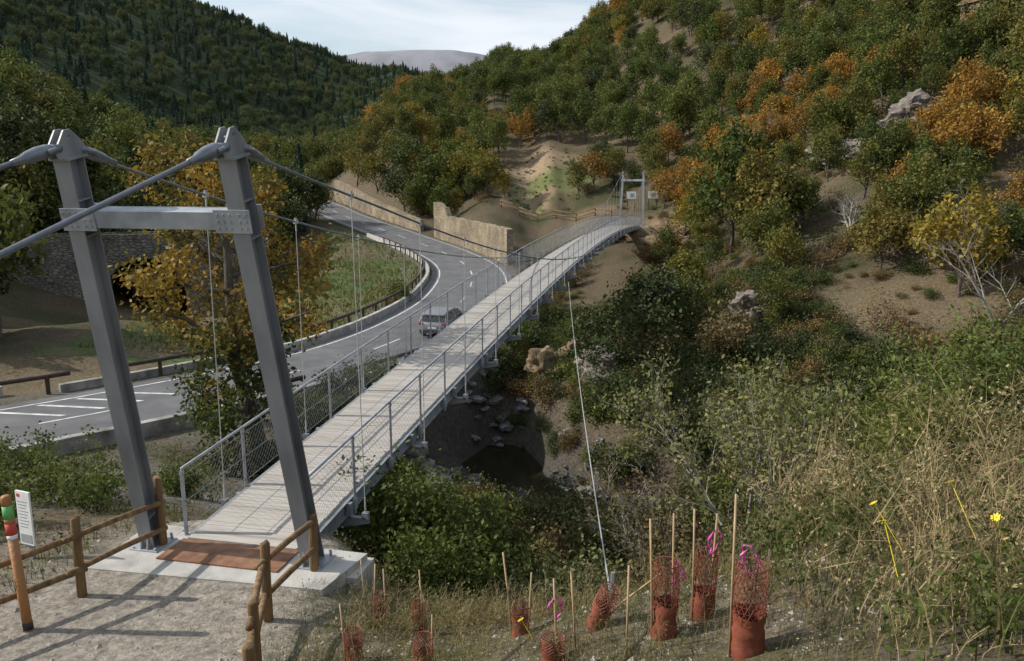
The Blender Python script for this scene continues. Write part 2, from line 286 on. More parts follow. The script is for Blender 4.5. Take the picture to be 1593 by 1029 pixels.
def mk_water():
    m,nt,b=newmat('stream_water'); b.inputs['Base Color'].default_value=(.02,.018,.010,1); b.inputs['Roughness'].default_value=.12; b.inputs['Specular IOR Level'].default_value=.15
    nz=nt.nodes.new('ShaderNodeTexNoise'); nz.inputs['Scale'].default_value=2.5; nz.inputs['Detail'].default_value=3; bp=nt.nodes.new('ShaderNodeBump'); bp.inputs['Strength'].default_value=.25; bp.inputs['Distance'].default_value=.05
    g=nt.nodes.new('ShaderNodeNewGeometry'); nt.links.new(g.outputs['Position'],nz.inputs['Vector']); nt.links.new(nz.outputs[0],bp.inputs['Height']); nt.links.new(bp.outputs[0],b.inputs['Normal'])
    rv=catmull(RIV,8); V=[];F=[]
    for i,p in enumerate(rv):
        d=rv[min(i+1,len(rv)-1)]-rv[max(i-1,0)]; d=d/np.hypot(*d); nn=np.array((-d[1],d[0]))
        if i==len(rv)-1: p=p+d*2.5
        for s in (-3.2,3.2): V.append((*(p+nn*s),-7.95))
        if i: F.append((2*i-2,2*i-1,2*i+1,2*i))
    obj('stream_water',npmesh('stream_water',V,F,[m]),kind='structure')
mk_water()
# ------------------------------------------------------------------ road
CS=np.r_[0,np.cumsum(np.hypot(*np.diff(ROAD[:,:2],axis=0).T))]
def rp(s,off=0,dz=0):
    x=np.interp(s,CS,ROAD[:,0]);y=np.interp(s,CS,ROAD[:,1]);z=np.interp(s,CS,ROAD[:,2])
    x2=np.interp(s+1.5,CS,ROAD[:,0]);y2=np.interp(s+1.5,CS,ROAD[:,1]); x0=np.interp(s-1.5,CS,ROAD[:,0]);y0=np.interp(s-1.5,CS,ROAD[:,1])
    dx,dy=x2-x0,y2-y0; l=math.hypot(dx,dy)+1e-9; return Vector((x-dy/l*off,y+dx/l*off,z+dz))
def s_near(x,y): return float(CS[np.argmin(np.hypot(ROAD[:,0]-x,ROAD[:,1]-y))])
def ribbon(mb,s0,s1,a,b_,dz,st=1.,m=0):
    k=max(1,int((s1-s0)/st)); V=[];F=[]
    for i in range(k+1):
        s=s0+(s1-s0)*i/k; V+= [rp(s,a,dz),rp(s,b_,dz)]
        if i: F.append((2*i-2,2*i-1,2*i+1,2*i))
    mb.add(V,F,m)
SE=CS[-1]
mb=MB(); ribbon(mb,2,SE-3,3.8,-3.7,0.0); obj('road',mb.mesh('road',[M['asphalt']]),kind='structure')
mb=MB(); ribbon(mb,2,SE-3,3.12,3.0,.008); ribbon(mb,2,SE-3,-3.0,-3.12,.008)
s=4
while s<SE-10:
    ribbon(mb,s,s+3,.06,-.06,.008); s+=8.5
sA=s_near(-15.7,31.2)
for k in range(4):
    mb.add([rp(sA-4+k*1.5,2.8,.012),rp(sA-3.75+k*1.5,2.8,.012),rp(sA-1.9+k*1.5,.5,.012),rp(sA-2.15+k*1.5,.5,.012)],[(0,1,2,3)])
obj('road_markings',mb.mesh('road_markings',[M['paint']]),kind='structure')
def wall(name,pts,th,mat,tops,bots,**pr):
    V=[];F=[];p=[Vector((a[0],a[1])) for a in pts]
    for i,q in enumerate(p):
        d=(p[min(i+1,len(p)-1)]-p[max(i-1,0)]).normalized(); nn=Vector((-d.y,d.x))*th/2
        for s,z in ((1,bots[i]),(-1,bots[i]),(-1,tops[i]),(1,tops[i])): V.append((q.x+nn.x*s,q.y+nn.y*s,z))
        if i:
            k=4*(i-1)
            for a in range(4): F.append((k+a,k+(a+1)%4,k+4+(a+1)%4,k+4+a))
    F+=[(3,2,1,0),tuple(len(V)-4+a for a in range(4))]
    mb=MB(); mb.add(V,F); return obj(name,mb.mesh(name,[mat]),**pr)
def roadwall(name,s0,s1,off,th,h,mat,bot=-1,st=1.5,**pr):
    k=max(2,int((s1-s0)/st)); q=[rp(s0+(s1-s0)*i/k,off) for i in range(k+1)]
    return wall(name,[(a.x,a.y) for a in q],th,mat,[a.z+h for a in q],[a.z+bot for a in q],**pr)
def guardrail(s0,s1,off,base_h=0.0,rise=.62):
    o=rp(s0,off); e=empty('timber_guardrail',o,label='dark timber guardrail on short posts along the road edge',category='guardrail',group='timber guardrails along the road')
    mb=MB(); k=max(2,int((s1-s0)/1.2)); pts=[rp(s0+(s1-s0)*i/k,off,rise)-o for i in range(k+1)]
    mb.tube(pts,.10,7); obj('rail',mb.mesh('rail',[M['timber']],True),e)
    s=s0+.3
    while s<s1:
        mb=MB(); p=rp(s,off,0)-o; mb.box(p+Vector((0,0,(rise+base_h)/2-.1)),(.13,.13,rise-base_h+.15)); mb.box(p+Vector((0,0,rise-.02)),(.18,.18,.14))
        obj('post',mb.mesh('post',[M['timber']]),e); s+=2.4
sB=s_near(-8,41.2)
roadwall('concrete_parapet',s_near(-34,13),sB-5.5,-3.95,.35,.45,M['concdark'],-2.5,label='low stained concrete parapet beside the road',category='wall')
roadwall('concrete_parapet',sB-3,sB+5,-4.0,.5,.12,M['concrete'],-3.2,label='pale concrete retaining edge supporting the road',category='wall')
guardrail(sA+1.5,sA+5.5,-4.3,.3,.95)
guardrail(sB-4.5,sB+9,-3.7)
guardrail(sB+12,sB+20,-3.95)
roadwall('concrete_parapet',sB-2,s_near(-15.8,111),4.15,.3,.35,M['concrete'],-1,label='low pale concrete kerb wall around the road bend',category='wall')
guardrail(sB-3,s_near(-13,106),4.5,.0,.8)
guardrail(sA-9,sA-.5,4.8,0,.7); guardrail(sA+1,sA+7,4.6,0,.7)
roadwall('concrete_parapet',sA-22,sA-3,6.2,.5,.3,M['concrete'],-1,label='pale concrete kerb by the side road',category='wall')
roadwall('concrete_parapet',sA-1,sA+9,4.9,.3,.25,M['concdark'],-1,label='weathered concrete kerb with guardrail on top',category='wall')
s0,s1=s_near(-4.8,83),s_near(-14,108)
k=28; q=[rp(s0+(s1-s0)*i/k,-4.6) for i in range(k+1)]
wall('retaining_wall',[(a.x,a.y) for a in q],.7,M['stone'],[a.z+(3.7-.02*i if i<24 else 4.3 if i<26 else 4.7)+rs.uniform(-.06,.06) for i,a in enumerate(q)],[a.z-1 for a in q],label='ochre stone retaining wall curving beside the road',category='wall')
s0,s1=s_near(-17.5,114),s_near(-38,153); q=[rp(s0+(s1-s0)*i/16,-4.8) for i in range(17)]
wall('retaining_wall',[(a.x,a.y) for a in q],.7,M['stone'],[a.z+1.6+.15*i for i,a in enumerate(q)],[a.z-1 for a in q],label='pale stone wall beside the far road',category='wall')
def mk_arch():
    mb=MB(); arc=[(-3.4,-8),(-3.4,-4.6)]+[(-3.4*math.cos(a),-4.6+3.4*math.sin(a)) for a in np.linspace(0,math.pi,13)[1:-1]]+[(3.4,-4.6),(3.4,-8)]
    n=len(arc); top=[(-11+22*i/(n-1), .25+.35*math.sin(math.pi*i/(n-1))) for i in range(n)]; V=[];F=[]
    for yy in (-1.8,1.8): V+=[(a,yy,z) for a,z in arc]+[(a,yy,z) for a,z in top]
    for i in range(n-1):
        F+=[(i,i+1,n+i+1,n+i),(2*n+i+1,2*n+i,3*n+i,3*n+i+1),(i+1,i,2*n+i,2*n+i+1),(n+i,n+i+1,3*n+i+1,3*n+i)]
    mb.add(V,F); mb.box((-7.25,0,-4),(7.6,3.58,8)); mb.box((7.25,0,-4),(7.6,3.58,8))
    ab=empty('arch_bridge',(-34.2,75,-.2),(0,0,.3),label='old grey stone arch bridge over the side stream',category='bridge')
    obj('arch_wall',mb.mesh('arch_wall',[M['stonegrey']]),ab)
    mb=MB(); mb.box((0,-1.65,.75),(22,.3,.5)); mb.box((0,1.65,.75),(22,.3,.5)); obj('parapet',mb.mesh('parapet',[M['stonegrey']]),ab)
mk_arch()
# ------------------------------------------------------------------ footbridge
ANG=math.radians(-12.43); OB=Vector((-4.53,12.07,0)); LB=88.5
fb=empty('footbridge',OB,(0,0,ANG),label='long grey steel suspension footbridge with wooden deck over the gorge',category='bridge')
RZ=Matrix.Rotation(ANG,3,'Z')
def b2w(x,y,z): return OB+RZ@Vector((x,y,z))
def dz(y): s=min(max(y/LB,0),1); return .03+6.0*s*(1-s)
mb=MB(); y=.3
while y<LB-.3:
    w=.115; a=math.atan2(dz(y+.1)-dz(y),.1); mb.box((rs.uniform(-.01,.01),y+w/2,dz(y)-.02+rs.uniform(-.002,.002)),(1.98,w,.04),Matrix.Rotation(a,3,'X')); y+=.12
obj('deck',mb.mesh('deck',[M['plank']]),fb)
for sx in (-1,1):
    mb=MB()
    for (w,z0,z1) in ((.012,-.30,-.06),(.13,-.06,-.045),(.13,-.315,-.30)):
        V=[];F=[]
        for i in range(46):
            y=.1+(LB-.2)*i/45; d=dz(y)
            V+=[(sx*1.03-w/2,y,d+z0),(sx*1.03+w/2,y,d+z0),(sx*1.03+w/2,y,d+z1),(sx*1.03-w/2,y,d+z1)]
            if i:
                q=4*(i-1); F+=[(q+a,q+(a+1)%4,q+4+(a+1)%4,q+4+a) for a in range(4)]
        mb.add(V,F)
    obj('edge_girder',mb.mesh('edge_girder',[M['steeldark']]),fb)
ys=[2.1+3.4*i for i in range(26)]
cbm=MB(); cbm.box((0,0,-.33),(2.9,.1,.03)); cbm.box((0,0,-.43),(2.0,.012,.18)); cbm.box((0,0,-.535),(1.9,.1,.02))
for s in (-1,1):
    cbm.prism([(s*1.0,-.34),(s*1.5,-.34),(s*1.5,-.42),(s*1.0,-.53)],'y',-.03,.03); cbm.box((s*1.43,0,-.28),(.12,.1,.12))
    cbm.box((s*1.12,0,-.2),(.1,.1,.28))
cbme=cbm.mesh('floor_beam',[M['steeldark']])
for y in ys: obj('floor_beam',cbme,fb,(0,y,dz(y)))
pmb=MB(); pmb.box((0,0,.36),(.018,.09,1.5)); pmb.box((0,0,1.06),(.03,.10,.07)); pmb.box((0,0,-.2),(.05,.14,.2)); pme=pmb.mesh('post',[M['steel']])
HR=1.13
for sx in (-1,1):
    e=empty('railing',(0,0,0),(0,0,0),fb); X=sx*1.12
    for i in range(47):
        y=.45+(LB-.9)*i/46; obj('post',pme,e,(X,y,dz(y)))
    mb=MB(); mb.tube([(X,.45+(LB-.9)*i/92,dz(.45+(LB-.9)*i/92)+HR) for i in range(93)],.027,8); obj('handrail',mb.mesh('handrail',[M['steel']],True),e)
    mb=MB()
    for h in (.08,.55,1.02): mb.tube([(X-sx*.02,.45+(LB-.9)*i/60,dz(.45+(LB-.9)*i/60)+h) for i in range(61)],.006,4)
    y=.5
    while y<LB-1.5:
        for a,bb in ((.08,1.02),(1.02,.08)): mb.tube([(X-sx*.02,y,dz(y)+a),(X-sx*.02,y+.94,dz(y+.94)+bb)],.0022,3,cap=False)
        y+=.13
    obj('wire_mesh',mb.mesh('wire_mesh',[M['cable']]),e)
LL=6.36; LEAN=math.atan2(1.25,6.2); INW=math.atan2(.2,6.2); BH=5.53
lg=MB()
for yy in (-.14,.14): lg.box((0,yy,LL/2),(.25,.018,LL))
lg.box((0,0,LL/2),(.014,.26,LL))
for zz in (.6,BH-.25,BH+.25,LL-.02): lg.box((0,0,zz),(.24,.26,.014))
lge=lg.mesh('leg',[M['steeldark']])
def platehole():
    outer=[(-.28,-.02),(.28,-.02),(.28,.11),(.06,.34),(-.06,.34),(-.28,.11)]
    mb=MB(); c=(0,.24); n=24; O=[];I=[]
    for k in range(n):
        a=2*math.pi*k/n+.02; d=(math.cos(a),math.sin(a)); best=9
        for (p,q) in zip(outer,outer[1:]+outer[:1]):
            ex,ey=q[0]-p[0],q[1]-p[1]; den=d[0]*ey-d[1]*ex
            if abs(den)<1e-9: continue
            t=((p[0]-c[0])*ey-(p[1]-c[1])*ex)/den; u=((p[0]-c[0])*d[1]-(p[1]-c[1])*d[0])/den
            if t>0 and -1e-6<=u<=1+1e-6: best=min(best,t)
        if best>5: best=.1
        O.append((c[0]+d[0]*best,c[1]+d[1]*best)); I.append((c[0]+d[0]*.03,c[1]+d[1]*.03))
    for x0 in (-.08,.055):
        V=[];F=[]
        for xx in (x0,x0+.025):
            V+=[(xx,a,b) for a,b in O]+[(xx,a,b) for a,b in I]
        for k in range(n):
            j=(k+1)%n; F+=[(k,j,n+j,n+k),(2*n+j,2*n+k,3*n+k,3*n+j),(j,k,2*n+k,2*n+j),(n+k,n+j,3*n+j,3*n+k)]
        mb.add(V,F)
    mb.box((0,0,-.03),(.30,.40,.03))
    return mb.mesh('cap_plate',[M['steeldark']])
cpe=platehole(); XT=1.43-LL*math.tan(INW); XB=1.43-BH*math.tan(INW)
for y0,sg in ((0,-1),(LB,1)):
    t=empty('tower',(0,y0,0.02),(-sg*LEAN,0,0),fb)
    for sx in (-1,1):
        obj('leg',lge,t,(sx*1.43,0,0),(0,-sx*INW,0)); obj('cap_plate',cpe,t,(sx*XT,0,LL+.02))
        mb=MB(); mb.box((sx*1.43,0,.0),(.5,.55,.04),Matrix.Rotation(sg*LEAN,3,'X'))
        for a in (-.2,.2):
            for c in (-.22,.22): mb.tube([(sx*1.43+a,c,-.05),(sx*1.43+a,c,.1)],.022,6)
            mb.prism([(-.26,.02),(-.145,.02),(-.145,.3)],'x',sx*1.43+a*.3-.01,sx*1.43+a*.3+.01)
            mb.prism([(.145,.02),(.26,.02),(.145,.3)],'x',sx*1.43+a*.3-.01,sx*1.43+a*.3+.01)
        obj('base_plate',mb.mesh('base_plate',[M['steel']]),t)
        mb=MB()
        for yf in (-.162,.162):
            mb.box((sx*(XB-.08),yf,BH),(.52,.02,.31))
            for a in (-.21,-.12,-.03,.11,.2):
                for c in (-.09,0,.09): mb.tube([(sx*(XB-.08)+a,yf+math.copysign(.032,yf),BH+c),(sx*(XB-.08)+a,yf,BH+c)],.017,6)
        obj('splice_plate',mb.mesh('splice_plate',[M['steel']]),t)
    mb=MB(); bl_=2*XB-.28; mb.box((0,-.14,BH),(bl_,.018,.235)); mb.box((0,.14,BH),(bl_,.018,.235)); mb.box((0,0,BH-.108),(bl_,.26,.012)); mb.box((0,0,BH+.108),(bl_,.26,.012))
    obj('portal_beam',mb.mesh('portal_beam',[M['steel']]),t)
ty=math.sin(LEAN)*(LL+.1); tz=math.cos(LEAN)*(LL+.1)+.04
SAG=tz-1.42
def cabz(y): s=(y+ty)/(LB+2*ty); return tz-4*SAG*s*(1-s)
def cabx(y):
    s=(y+ty)/(LB+2*ty); return 1.43-(1.43-XT)*max(0,abs(2*s-1)-.9)/.1
def socket(mb,p,d,sc_=1):
    p=Vector(p); d=Vector(d).normalized()
    mb.tube([p+d*.02,p+d*.10,p+d*.28,p+d*.46,p+d*.56,p+d*.72],[.045*sc_,.075*sc_,.085*sc_,.07*sc_,.045*sc_,.036*sc_],12)
    mb.tube([p-Vector((.11,0,0)),p+Vector((.11,0,0))],.05*sc_,12)
    for s in (-1,1):
        mb.tube([p+Vector((s*.10,0,0)),p+Vector((s*.10,0,0))+d*.2],.032*sc_,6)
for sx in (-1,1):
    X=sx*1.43; mb=MB(); pts=[]
    for i in range(101):
        y=-ty+.25+(LB+2*ty-.5)*i/100; pts.append((sx*cabx(y),y,cabz(y)))
    mb.tube(pts,.022,8)
    socket(mb,(sx*XT,-ty+.24,tz-.02),(0,1,-.23),1); socket(mb,(sx*XT,LB+ty-.24,tz-.02),(0,-1,-.23),1)
    obj('main_cable',mb.mesh('main_cable',[M['cable']],True),fb)
    for y in ys:
        zc=cabz(y); z0=dz(y)-.28; mb=MB(); xc=sx*cabx(y)
        if abs(zc-z0)>.15:
            mb.tube([(X,y,z0),(xc,y,zc)],.009,5)
            if zc>z0+.6: mb.tube([(X,y,z0),(X,y,z0+.35)],.018,6); mb.tube([(xc,y,zc-.2),(xc,y,zc-.05)],.016,6)
        mb.box((xc,y,zc),(.07,.10,.08)); mb.box((xc,y,zc+.06),(.025,.07,.05))
        obj('suspender',mb.mesh('suspender',[M['wire']]),fb)
    for y0,sg in ((-ty,-1),(LB+ty,1)):
        mb=MB(); a=Vector((sx*XT,y0+sg*.24,tz-.02))
        if sg<0: d=Vector((sx*.008,-1,-.29)); Ls=14.5
        else: d=Vector((0,1,-.5)); Ls=11.5
        dn=d.normalized(); mb.tube([a+dn*.4,a+dn*Ls],.033,8); socket(mb,a,d,1.1)
        obj('back_stay',mb.mesh('back_stay',[M['cable']],True),fb)
mb=MB(); mb.box((0,-.10,.034),(2.1,.72,.02)); obj('threshold_plate',mb.mesh('threshold_plate',[M['rustplate']]),fb)
ab=empty('concrete_abutment',OB,(0,0,ANG),label='pale concrete abutment slab under the near tower',category='abutment')
mb=MB(); mb.prism([(-2.0,-.95),(1.95,-.78),(2.15,.45),(-1.9,.55)],'z',-.6,.018); mb.box((1.9,.2,-.6),(.65,.7,1.0)); mb.box((-1.62,.4,-.32),(.7,.6,.68)); mb.box((0,.75,-1.2),(2.6,.6,1.6))
obj('slab',mb.mesh('slab',[M['concrete']]),ab)
ab=empty('concrete_abutment',b2w(0,LB,0),(0,0,ANG),label='concrete abutment under the far tower',category='abutment')
mb=MB(); mb.box((0,.3,-.9),(4,2,1.7)); mb.box((0,-.4,-.6),(2.8,.8,1.0)); obj('slab',mb.mesh('slab',[M['concrete']]),ab)
for sx in (-1,1):
    p=b2w(sx*1.43,-ty-14,0); z=h1(p.x,p.y); mb=MB(); mb.box((0,0,-.3),(1.2,1.2,2.2)); obj('anchor_block',mb.mesh('anchor_block',[M['concrete']]),None,(p.x,p.y,z+.6),(0,0,ANG),label='concrete anchor block holding a bridge back stay',category='anchor block',group='back stay anchor blocks')
p0=b2w(1.45,27,dz(27)-.3); p1=Vector((1.2,8.9,h1(1.2,8.9)))
e=empty('guy_cable',p1,label='thin steel wind guy from the deck to a ground stake',category='cable')
mb=MB(); L_=p0-p1; mb.tube([L_*float(t)-Vector((0,0,2*t*(1-t))) for t in np.linspace(0,1,20)],.010,5); obj('cable',mb.mesh('cable',[M['wire']]),e)
mb=MB(); mb.tube([(0,0,-.3),(.02,.05,.35)],.03,6); obj('stake',mb.mesh('stake',[M['steeldark']]),e)
px,py=-1.5,43.4; zg=h1(px,py); mb=MB(); mb.tube([(0,0,-.6),(0,0,-3.95-zg)],[.44,.38],14); mb.box((0,0,-3.85-zg),(1.1,.9,.25)); obj('concrete_pier',mb.mesh('concrete_pier',[M['concdark']]),None,(px,py,zg),label='short stained concrete pier stub on the bank',category='pier')
print('bridge',time.time()-T0)
# ------------------------------------------------------------------ fences
def fence(name,posts,hs,rails,label,mat='wood',r=.07,rr=.048):
    o=Vector((posts[0][0],posts[0][1],h1(*posts[0][:2]))); e=empty(name,o,label=label,category='fence')
    tops=[]
    for (x,y),h in zip(posts,hs):
        z=h1(x,y); mb=MB(); mb.tube([(0,0,-.3),(0,0,h*.5),(rs.uniform(-.02,.02),0,h-.02),(0,0,h)],[r,r*.97,r*.93,r*.8],10)
        obj('post',mb.mesh('post',[M[mat]],True),e,Vector((x,y,z))-o); tops.append(Vector((x,y,z)))
    for a,bb,ha,hb in rails:
        mb=MB(); p=tops[a]-o+Vector((0,-.1,ha)); q=tops[bb]-o+Vector((0,-.1,hb)); d=(q-p).normalized()*.15; mb.tube([p-d,(p+q)/2+Vector((0,0,.015)),q+d],[rr,rr*.95,rr*.9],8); obj('rail',mb.mesh('rail',[M[mat]],True),e)
fence('wooden_fence',[(-5.75,12.35),(-6.25,10.75),(-7.7,8.9),(-9.8,7)],[1.2,1.22,1.2,1.2],[(0,1,.78,.95),(0,1,.32,.45),(1,2,.95,.8),(1,2,.42,.35),(2,3,.8,.8),(2,3,.35,.35)],'brown round-post wooden fence beside the gravel path')
fence('wooden_fence',[(-3.05,11.5),(-3.35,10.1),(-3.08,8.75),(-2.6,7.2)],[.95,1.15,.95,1.0],[(0,1,.85,.9),(0,1,.4,.4),(1,2,.88,.75),(1,2,.4,.35),(2,3,.6,.5)],'short brown wooden fence at the bridge entrance')
pts=[(-1.5,113),(1,112.3),(3.5,111),(6,109.5),(8.5,107.5),(10.8,105.3),(12.6,103)]
fence('wooden_fence',pts,[1.25]*7,[(i,i+1,1.05,1.05) for i in range(6)]+[(i,i+1,.55,.55) for i in range(6)],'pale wooden fence along the path to the bridge',r=.09,rr=.07)
x,y=-6.5,9.85; e=empty('waymark_post',(x,y,h1(x,y)),(math.radians(-2),math.radians(-4),0),label='orange-brown waymark post with green and red painted top',category='post')
mb=MB(); mb.tube([(0,0,-.3),(0,0,1.3)],.062,12); mb.tube([(0,0,.02),(0,0,.12)],.066,12,1); obj('shaft',mb.mesh('shaft',[M['orange'],M['black']],True),e)
mb=MB(); mb.tube([(0,0,1.3),(0,0,1.36)],.064,12,3); mb.tube([(0,0,1.36),(0,0,1.52)],.065,12,1); mb.tube([(0,0,1.52),(0,0,1.58)],.064,12,2); mb.tube([(0,0,1.58),(0,0,1.76)],.065,12,0); mb.tube([(0,0,1.76),(0,0,1.88),(0,0,1.90)],[.063,.063,.04],12,2)
obj('painted_band',mb.mesh('painted_band',[M['greenp'],M['red'],M['orange'],M['white']],True),e)
x,y=-7.75,12.0; e=empty('information_sign',(x,y,h1(x,y)),(0,0,math.radians(-22)),label='narrow white information panel on a post beside the path',category='sign')
mb=MB(); mb.box((0,0,.72),(.30,.03,.9)); obj('panel',mb.mesh('panel',[M['white']]),e)
mb=MB(); mb.box((0,.05,.4),(.07,.06,1.1)); obj('post',mb.mesh('post',[M['steel']]),e)
mb=MB(); mb.box((0,-.018,.38),(.24,.006,.14)); mb.box((-.09,-.018,1.10),(.06,.006,.05),m=1)
for k in range(9): mb.box((-.01-(k%3)*.01,-.018,1.0-k*.053),(.21-(k%3)*.03,.004,.010))
obj('print',mb.mesh('print',[M['grey'],M['red']]),e)
for (x,y) in ((15.6,106.5),(18.3,105.8)):
    z=max(h1(x,y),1.6); e=empty('information_board',(x,y,h1(x,y)),(0,0,-.15),label='white information board on posts near the bridge end',category='sign',group='information boards at the far bridge end')
    zz=z-h1(x,y); mb=MB(); mb.box((0,0,zz+1.9),(1.25,.05,.95)); obj('panel',mb.mesh('panel',[M['white']]),e)
    mb=MB(); mb.box((-.5,.06,zz+.9),(.08,.08,2.6)); mb.box((.5,.06,zz+.9),(.08,.08,2.6)); obj('post',mb.mesh('post',[M['timber']]),e)
    mb=MB(); mb.box((.1,-.03,zz+1.9),(.5,.01,.5)); obj('print',mb.mesh('print',[M['grey']]),e)
# ------------------------------------------------------------------ car
def loft(mb,st,m=0):
    V=[];F=[];n=len(st[0])
    for ring_ in st: V+=ring_
    for i in range(len(st)-1):
        for k in range(n): F.append((i*n+k,i*n+(k+1)%n,(i+1)*n+(k+1)%n,(i+1)*n+k))
    F.append(tuple(range(n-1,-1,-1))); F.append(tuple((len(st)-1)*n+k for k in range(n)))
    mb.add(V,F,m)
def ring(x,w,z0,z1,t=.86,f=.6):
    zm=z0+(z1-z0)*f
    h=[(w*.9,z0),(w,z0+.1),(w,zm),(w*.97,z1-.06),(w*t,z1)]
    return [(x,a,z) for a,z in h]+[(x,-a,z) for a,z in h[::-1]]
s_car=s_near(-4.6,47.5); pc=rp(s_car,-1.7,.01); pd=rp(s_car+1,-1.7)-rp(s_car-1,-1.7); hd=math.atan2(pd.y,pd.x)
car=empty('car',pc,(0,0,hd),label='grey hatchback car driving on the road bend',category='car')
mb=MB(); loft(mb,[ring(-2.12,.74,.42,.75),ring(-2.05,.84,.30,.92),ring(-1.7,.89,.22,.98),ring(-.6,.9,.2,.97),ring(.6,.9,.2,.95),ring(1.2,.89,.2,.92),ring(1.75,.86,.22,.80),ring(2.05,.78,.28,.66),ring(2.14,.68,.38,.58)])
obj('body',mb.mesh('body',[M['carpaint']],True),car)
mb=MB(); loft(mb,[[(-2.0,.78,.93),(-1.75,.62,1.30),(-1.75,-.62,1.30),(-2.0,-.78,.93)],[(-1.6,.82,.95),(-1.35,.64,1.43),(-1.35,-.64,1.43),(-1.6,-.82,.95)],[(-.2,.83,.95),(-.2,.66,1.47),(-.2,-.66,1.47),(-.2,-.83,.95)],[(1.25,.80,.90),(.35,.62,1.42),(.35,-.62,1.42),(1.25,-.80,.90)]])
obj('window',mb.mesh('window',[M['glass']]),car)
mb=MB(); loft(mb,[[(-1.85,.62,1.29),(-1.85,.6,1.35),(-1.85,-.6,1.35),(-1.85,-.62,1.29)],[(-1.35,.67,1.425),(-1.35,.62,1.475),(-1.35,-.62,1.475),(-1.35,-.67,1.425)],[(-.2,.69,1.465),(-.2,.64,1.515),(-.2,-.64,1.515),(-.2,-.69,1.465)],[(.42,.65,1.40),(.35,.6,1.455),(.35,-.6,1.455),(.42,-.65,1.40)]])
for s in (-1,1):
    for a,bq in (((-1.98,.8),(-1.6,.655)),((-.35,.84),(-.35,.675)),((1.22,.81),(.4,.64))): mb.tube([(a[0],s*a[1],.93),(bq[0],s*bq[1],1.43)],.035,5)
obj('roof',mb.mesh('roof',[M['carpaint']]),car)
for xw in (-1.3,1.3):
    for s in (-1,1):
        w=empty('wheel',(xw,s*.82,.32),(0,0,0),car); mb=MB(); mb.tube([(0,-.1,0),(0,-.09,0),(0,.09,0),(0,.1,0)],[.29,.32,.32,.29],20); obj('tyre',mb.mesh('tyre',[M['black']]),w)
        mb=MB(); mb.tube([(0,-.108,0),(0,.108,0)],.2,10); obj('rim',mb.mesh('rim',[M['rim']]),w)
for s in (-1,1):
    mb=MB(); mb.box((-2.06,s*.68,.84),(.12,.24,.14)); obj('taillight',mb.mesh('taillight',[M['redlamp']]),car)
    mb=MB(); mb.box((1.98,s*.62,.66),(.16,.3,.12)); obj('headlight',mb.mesh('headlight',[M['white']]),car)
    mb=MB(); mb.box((.85,s*.96,1.0),(.12,.18,.12)); obj('mirror',mb.mesh('mirror',[M['carpaint']]),car)
mb=MB(); mb.box((-2.12,0,.62),(.03,.5,.11)); obj('number_plate',mb.mesh('number_plate',[M['white']]),car)
mb=MB(); mb.box((-2.06,0,.40),(.2,1.5,.16)); obj('bumper',mb.mesh('bumper',[M['black']]),car)
# ------------------------------------------------------------------ rocks
def rockmesh(seed,sub=3,amp=.35,flat=.7,mat='boulder',lay=.0):
    bm=bmesh.new(); bmesh.ops.create_icosphere(bm,subdivisions=sub,radius=1); r=random.Random(seed)
    off=Vector((r.uniform(-50,50),r.uniform(-50,50),0)); pl=[Vector((r.gauss(0,1),r.gauss(0,1),r.gauss(0,1))).normalized() for _ in range(12)]
    for v in bm.verts:
        p=v.co.copy()
        for q in pl:
            d=p.dot(q)
            if d>.58: p-=q*(d-.58)*.95
        k=1+amp*noise.fractal(p*1.3+off,1,2,4)
        if lay:
            zz=p.z*5+noise.noise(p*1.5+off)*1.2; k+=lay*(abs((zz%1)-.5)-.25)+lay*.8*noise.noise(Vector((p.x*5,p.y*5,p.z*14))+off)
        p*=k; p.z*=flat; v.co=p
    me=bpy.data.meshes.new('rock'); bm.to_mesh(me); bm.free(); me.materials.append(M[mat]); return me
rms=[rockmesh(i) for i in range(5)]
def rock(x,y,s,lab='grey boulder beside the stream'):
    o=obj('boulder',rms[rs.randrange(5)],None,(x,y,h1(x,y)+.15*s),(rs.uniform(-.3,.3),rs.uniform(-.3,.3),rs.uniform(0,6.3)),label=lab,category='rock',group='boulders along the stream'); o.scale=(s,s*rs.uniform(.7,1.1),s*rs.uniform(.6,.95))
for i in range(60):
    rock(-3.4+rs.gauss(0,1.0)+i%3*.5,31.5+rs.gauss(0,2.2),rs.uniform(.3,.8),'dark grey boulder on the stream bank')
for i in range(44):
    t=rs.random(); rock(-4.4+5*t+rs.gauss(0,.4),41.2+rs.gauss(0,.8),rs.uniform(.2,.6),'pale rock on the stream bank')
for i in range(34): rock(2.6+rs.gauss(0,.9),33.5+rs.gauss(0,2.2),rs.uniform(.2,.55),'grey rock on the stony stream bank')
def outcrop(x,y,sx,sy,sz,seed,mat,lab,dz_=0):
    me=rockmesh(seed,5,.5,1,mat,.16); o=obj('rock_outcrop',me,None,(x,y,h1(x,y)+dz_),(0,0,rs.uniform(0,3)),label=lab,category='rock'); o.scale=(sx,sy,sz)
outcrop(2.2,43.5,2.0,1.8,2.0,31,'rockbrown','brown rocky bluff below the footbridge')
outcrop(3.8,45.5,2.2,2,1.8,32,'rockbrown','brown rocky bluff beside the stream')
outcrop(4.4,40,1.6,1.8,1.8,39,'rock','dark layered rock on the ravine side')
outcrop(15.5,52,2.4,2.2,2.8,33,'rock','grey layered rock outcrop on the slope')
outcrop(33,80,5,3.5,3,34,'rock','grey layered rock outcrop among shrubs')
outcrop(39,79,5,3.5,3,35,'rock','long grey rock face on the hillside')
outcrop(15.5,80,3.5,3,2.6,36,'rockbrown','brown earthy rock bank below the tower')
outcrop(17.5,88,2.6,2.2,2.2,38,'rockbrown','brown rock ledge under the far tower')
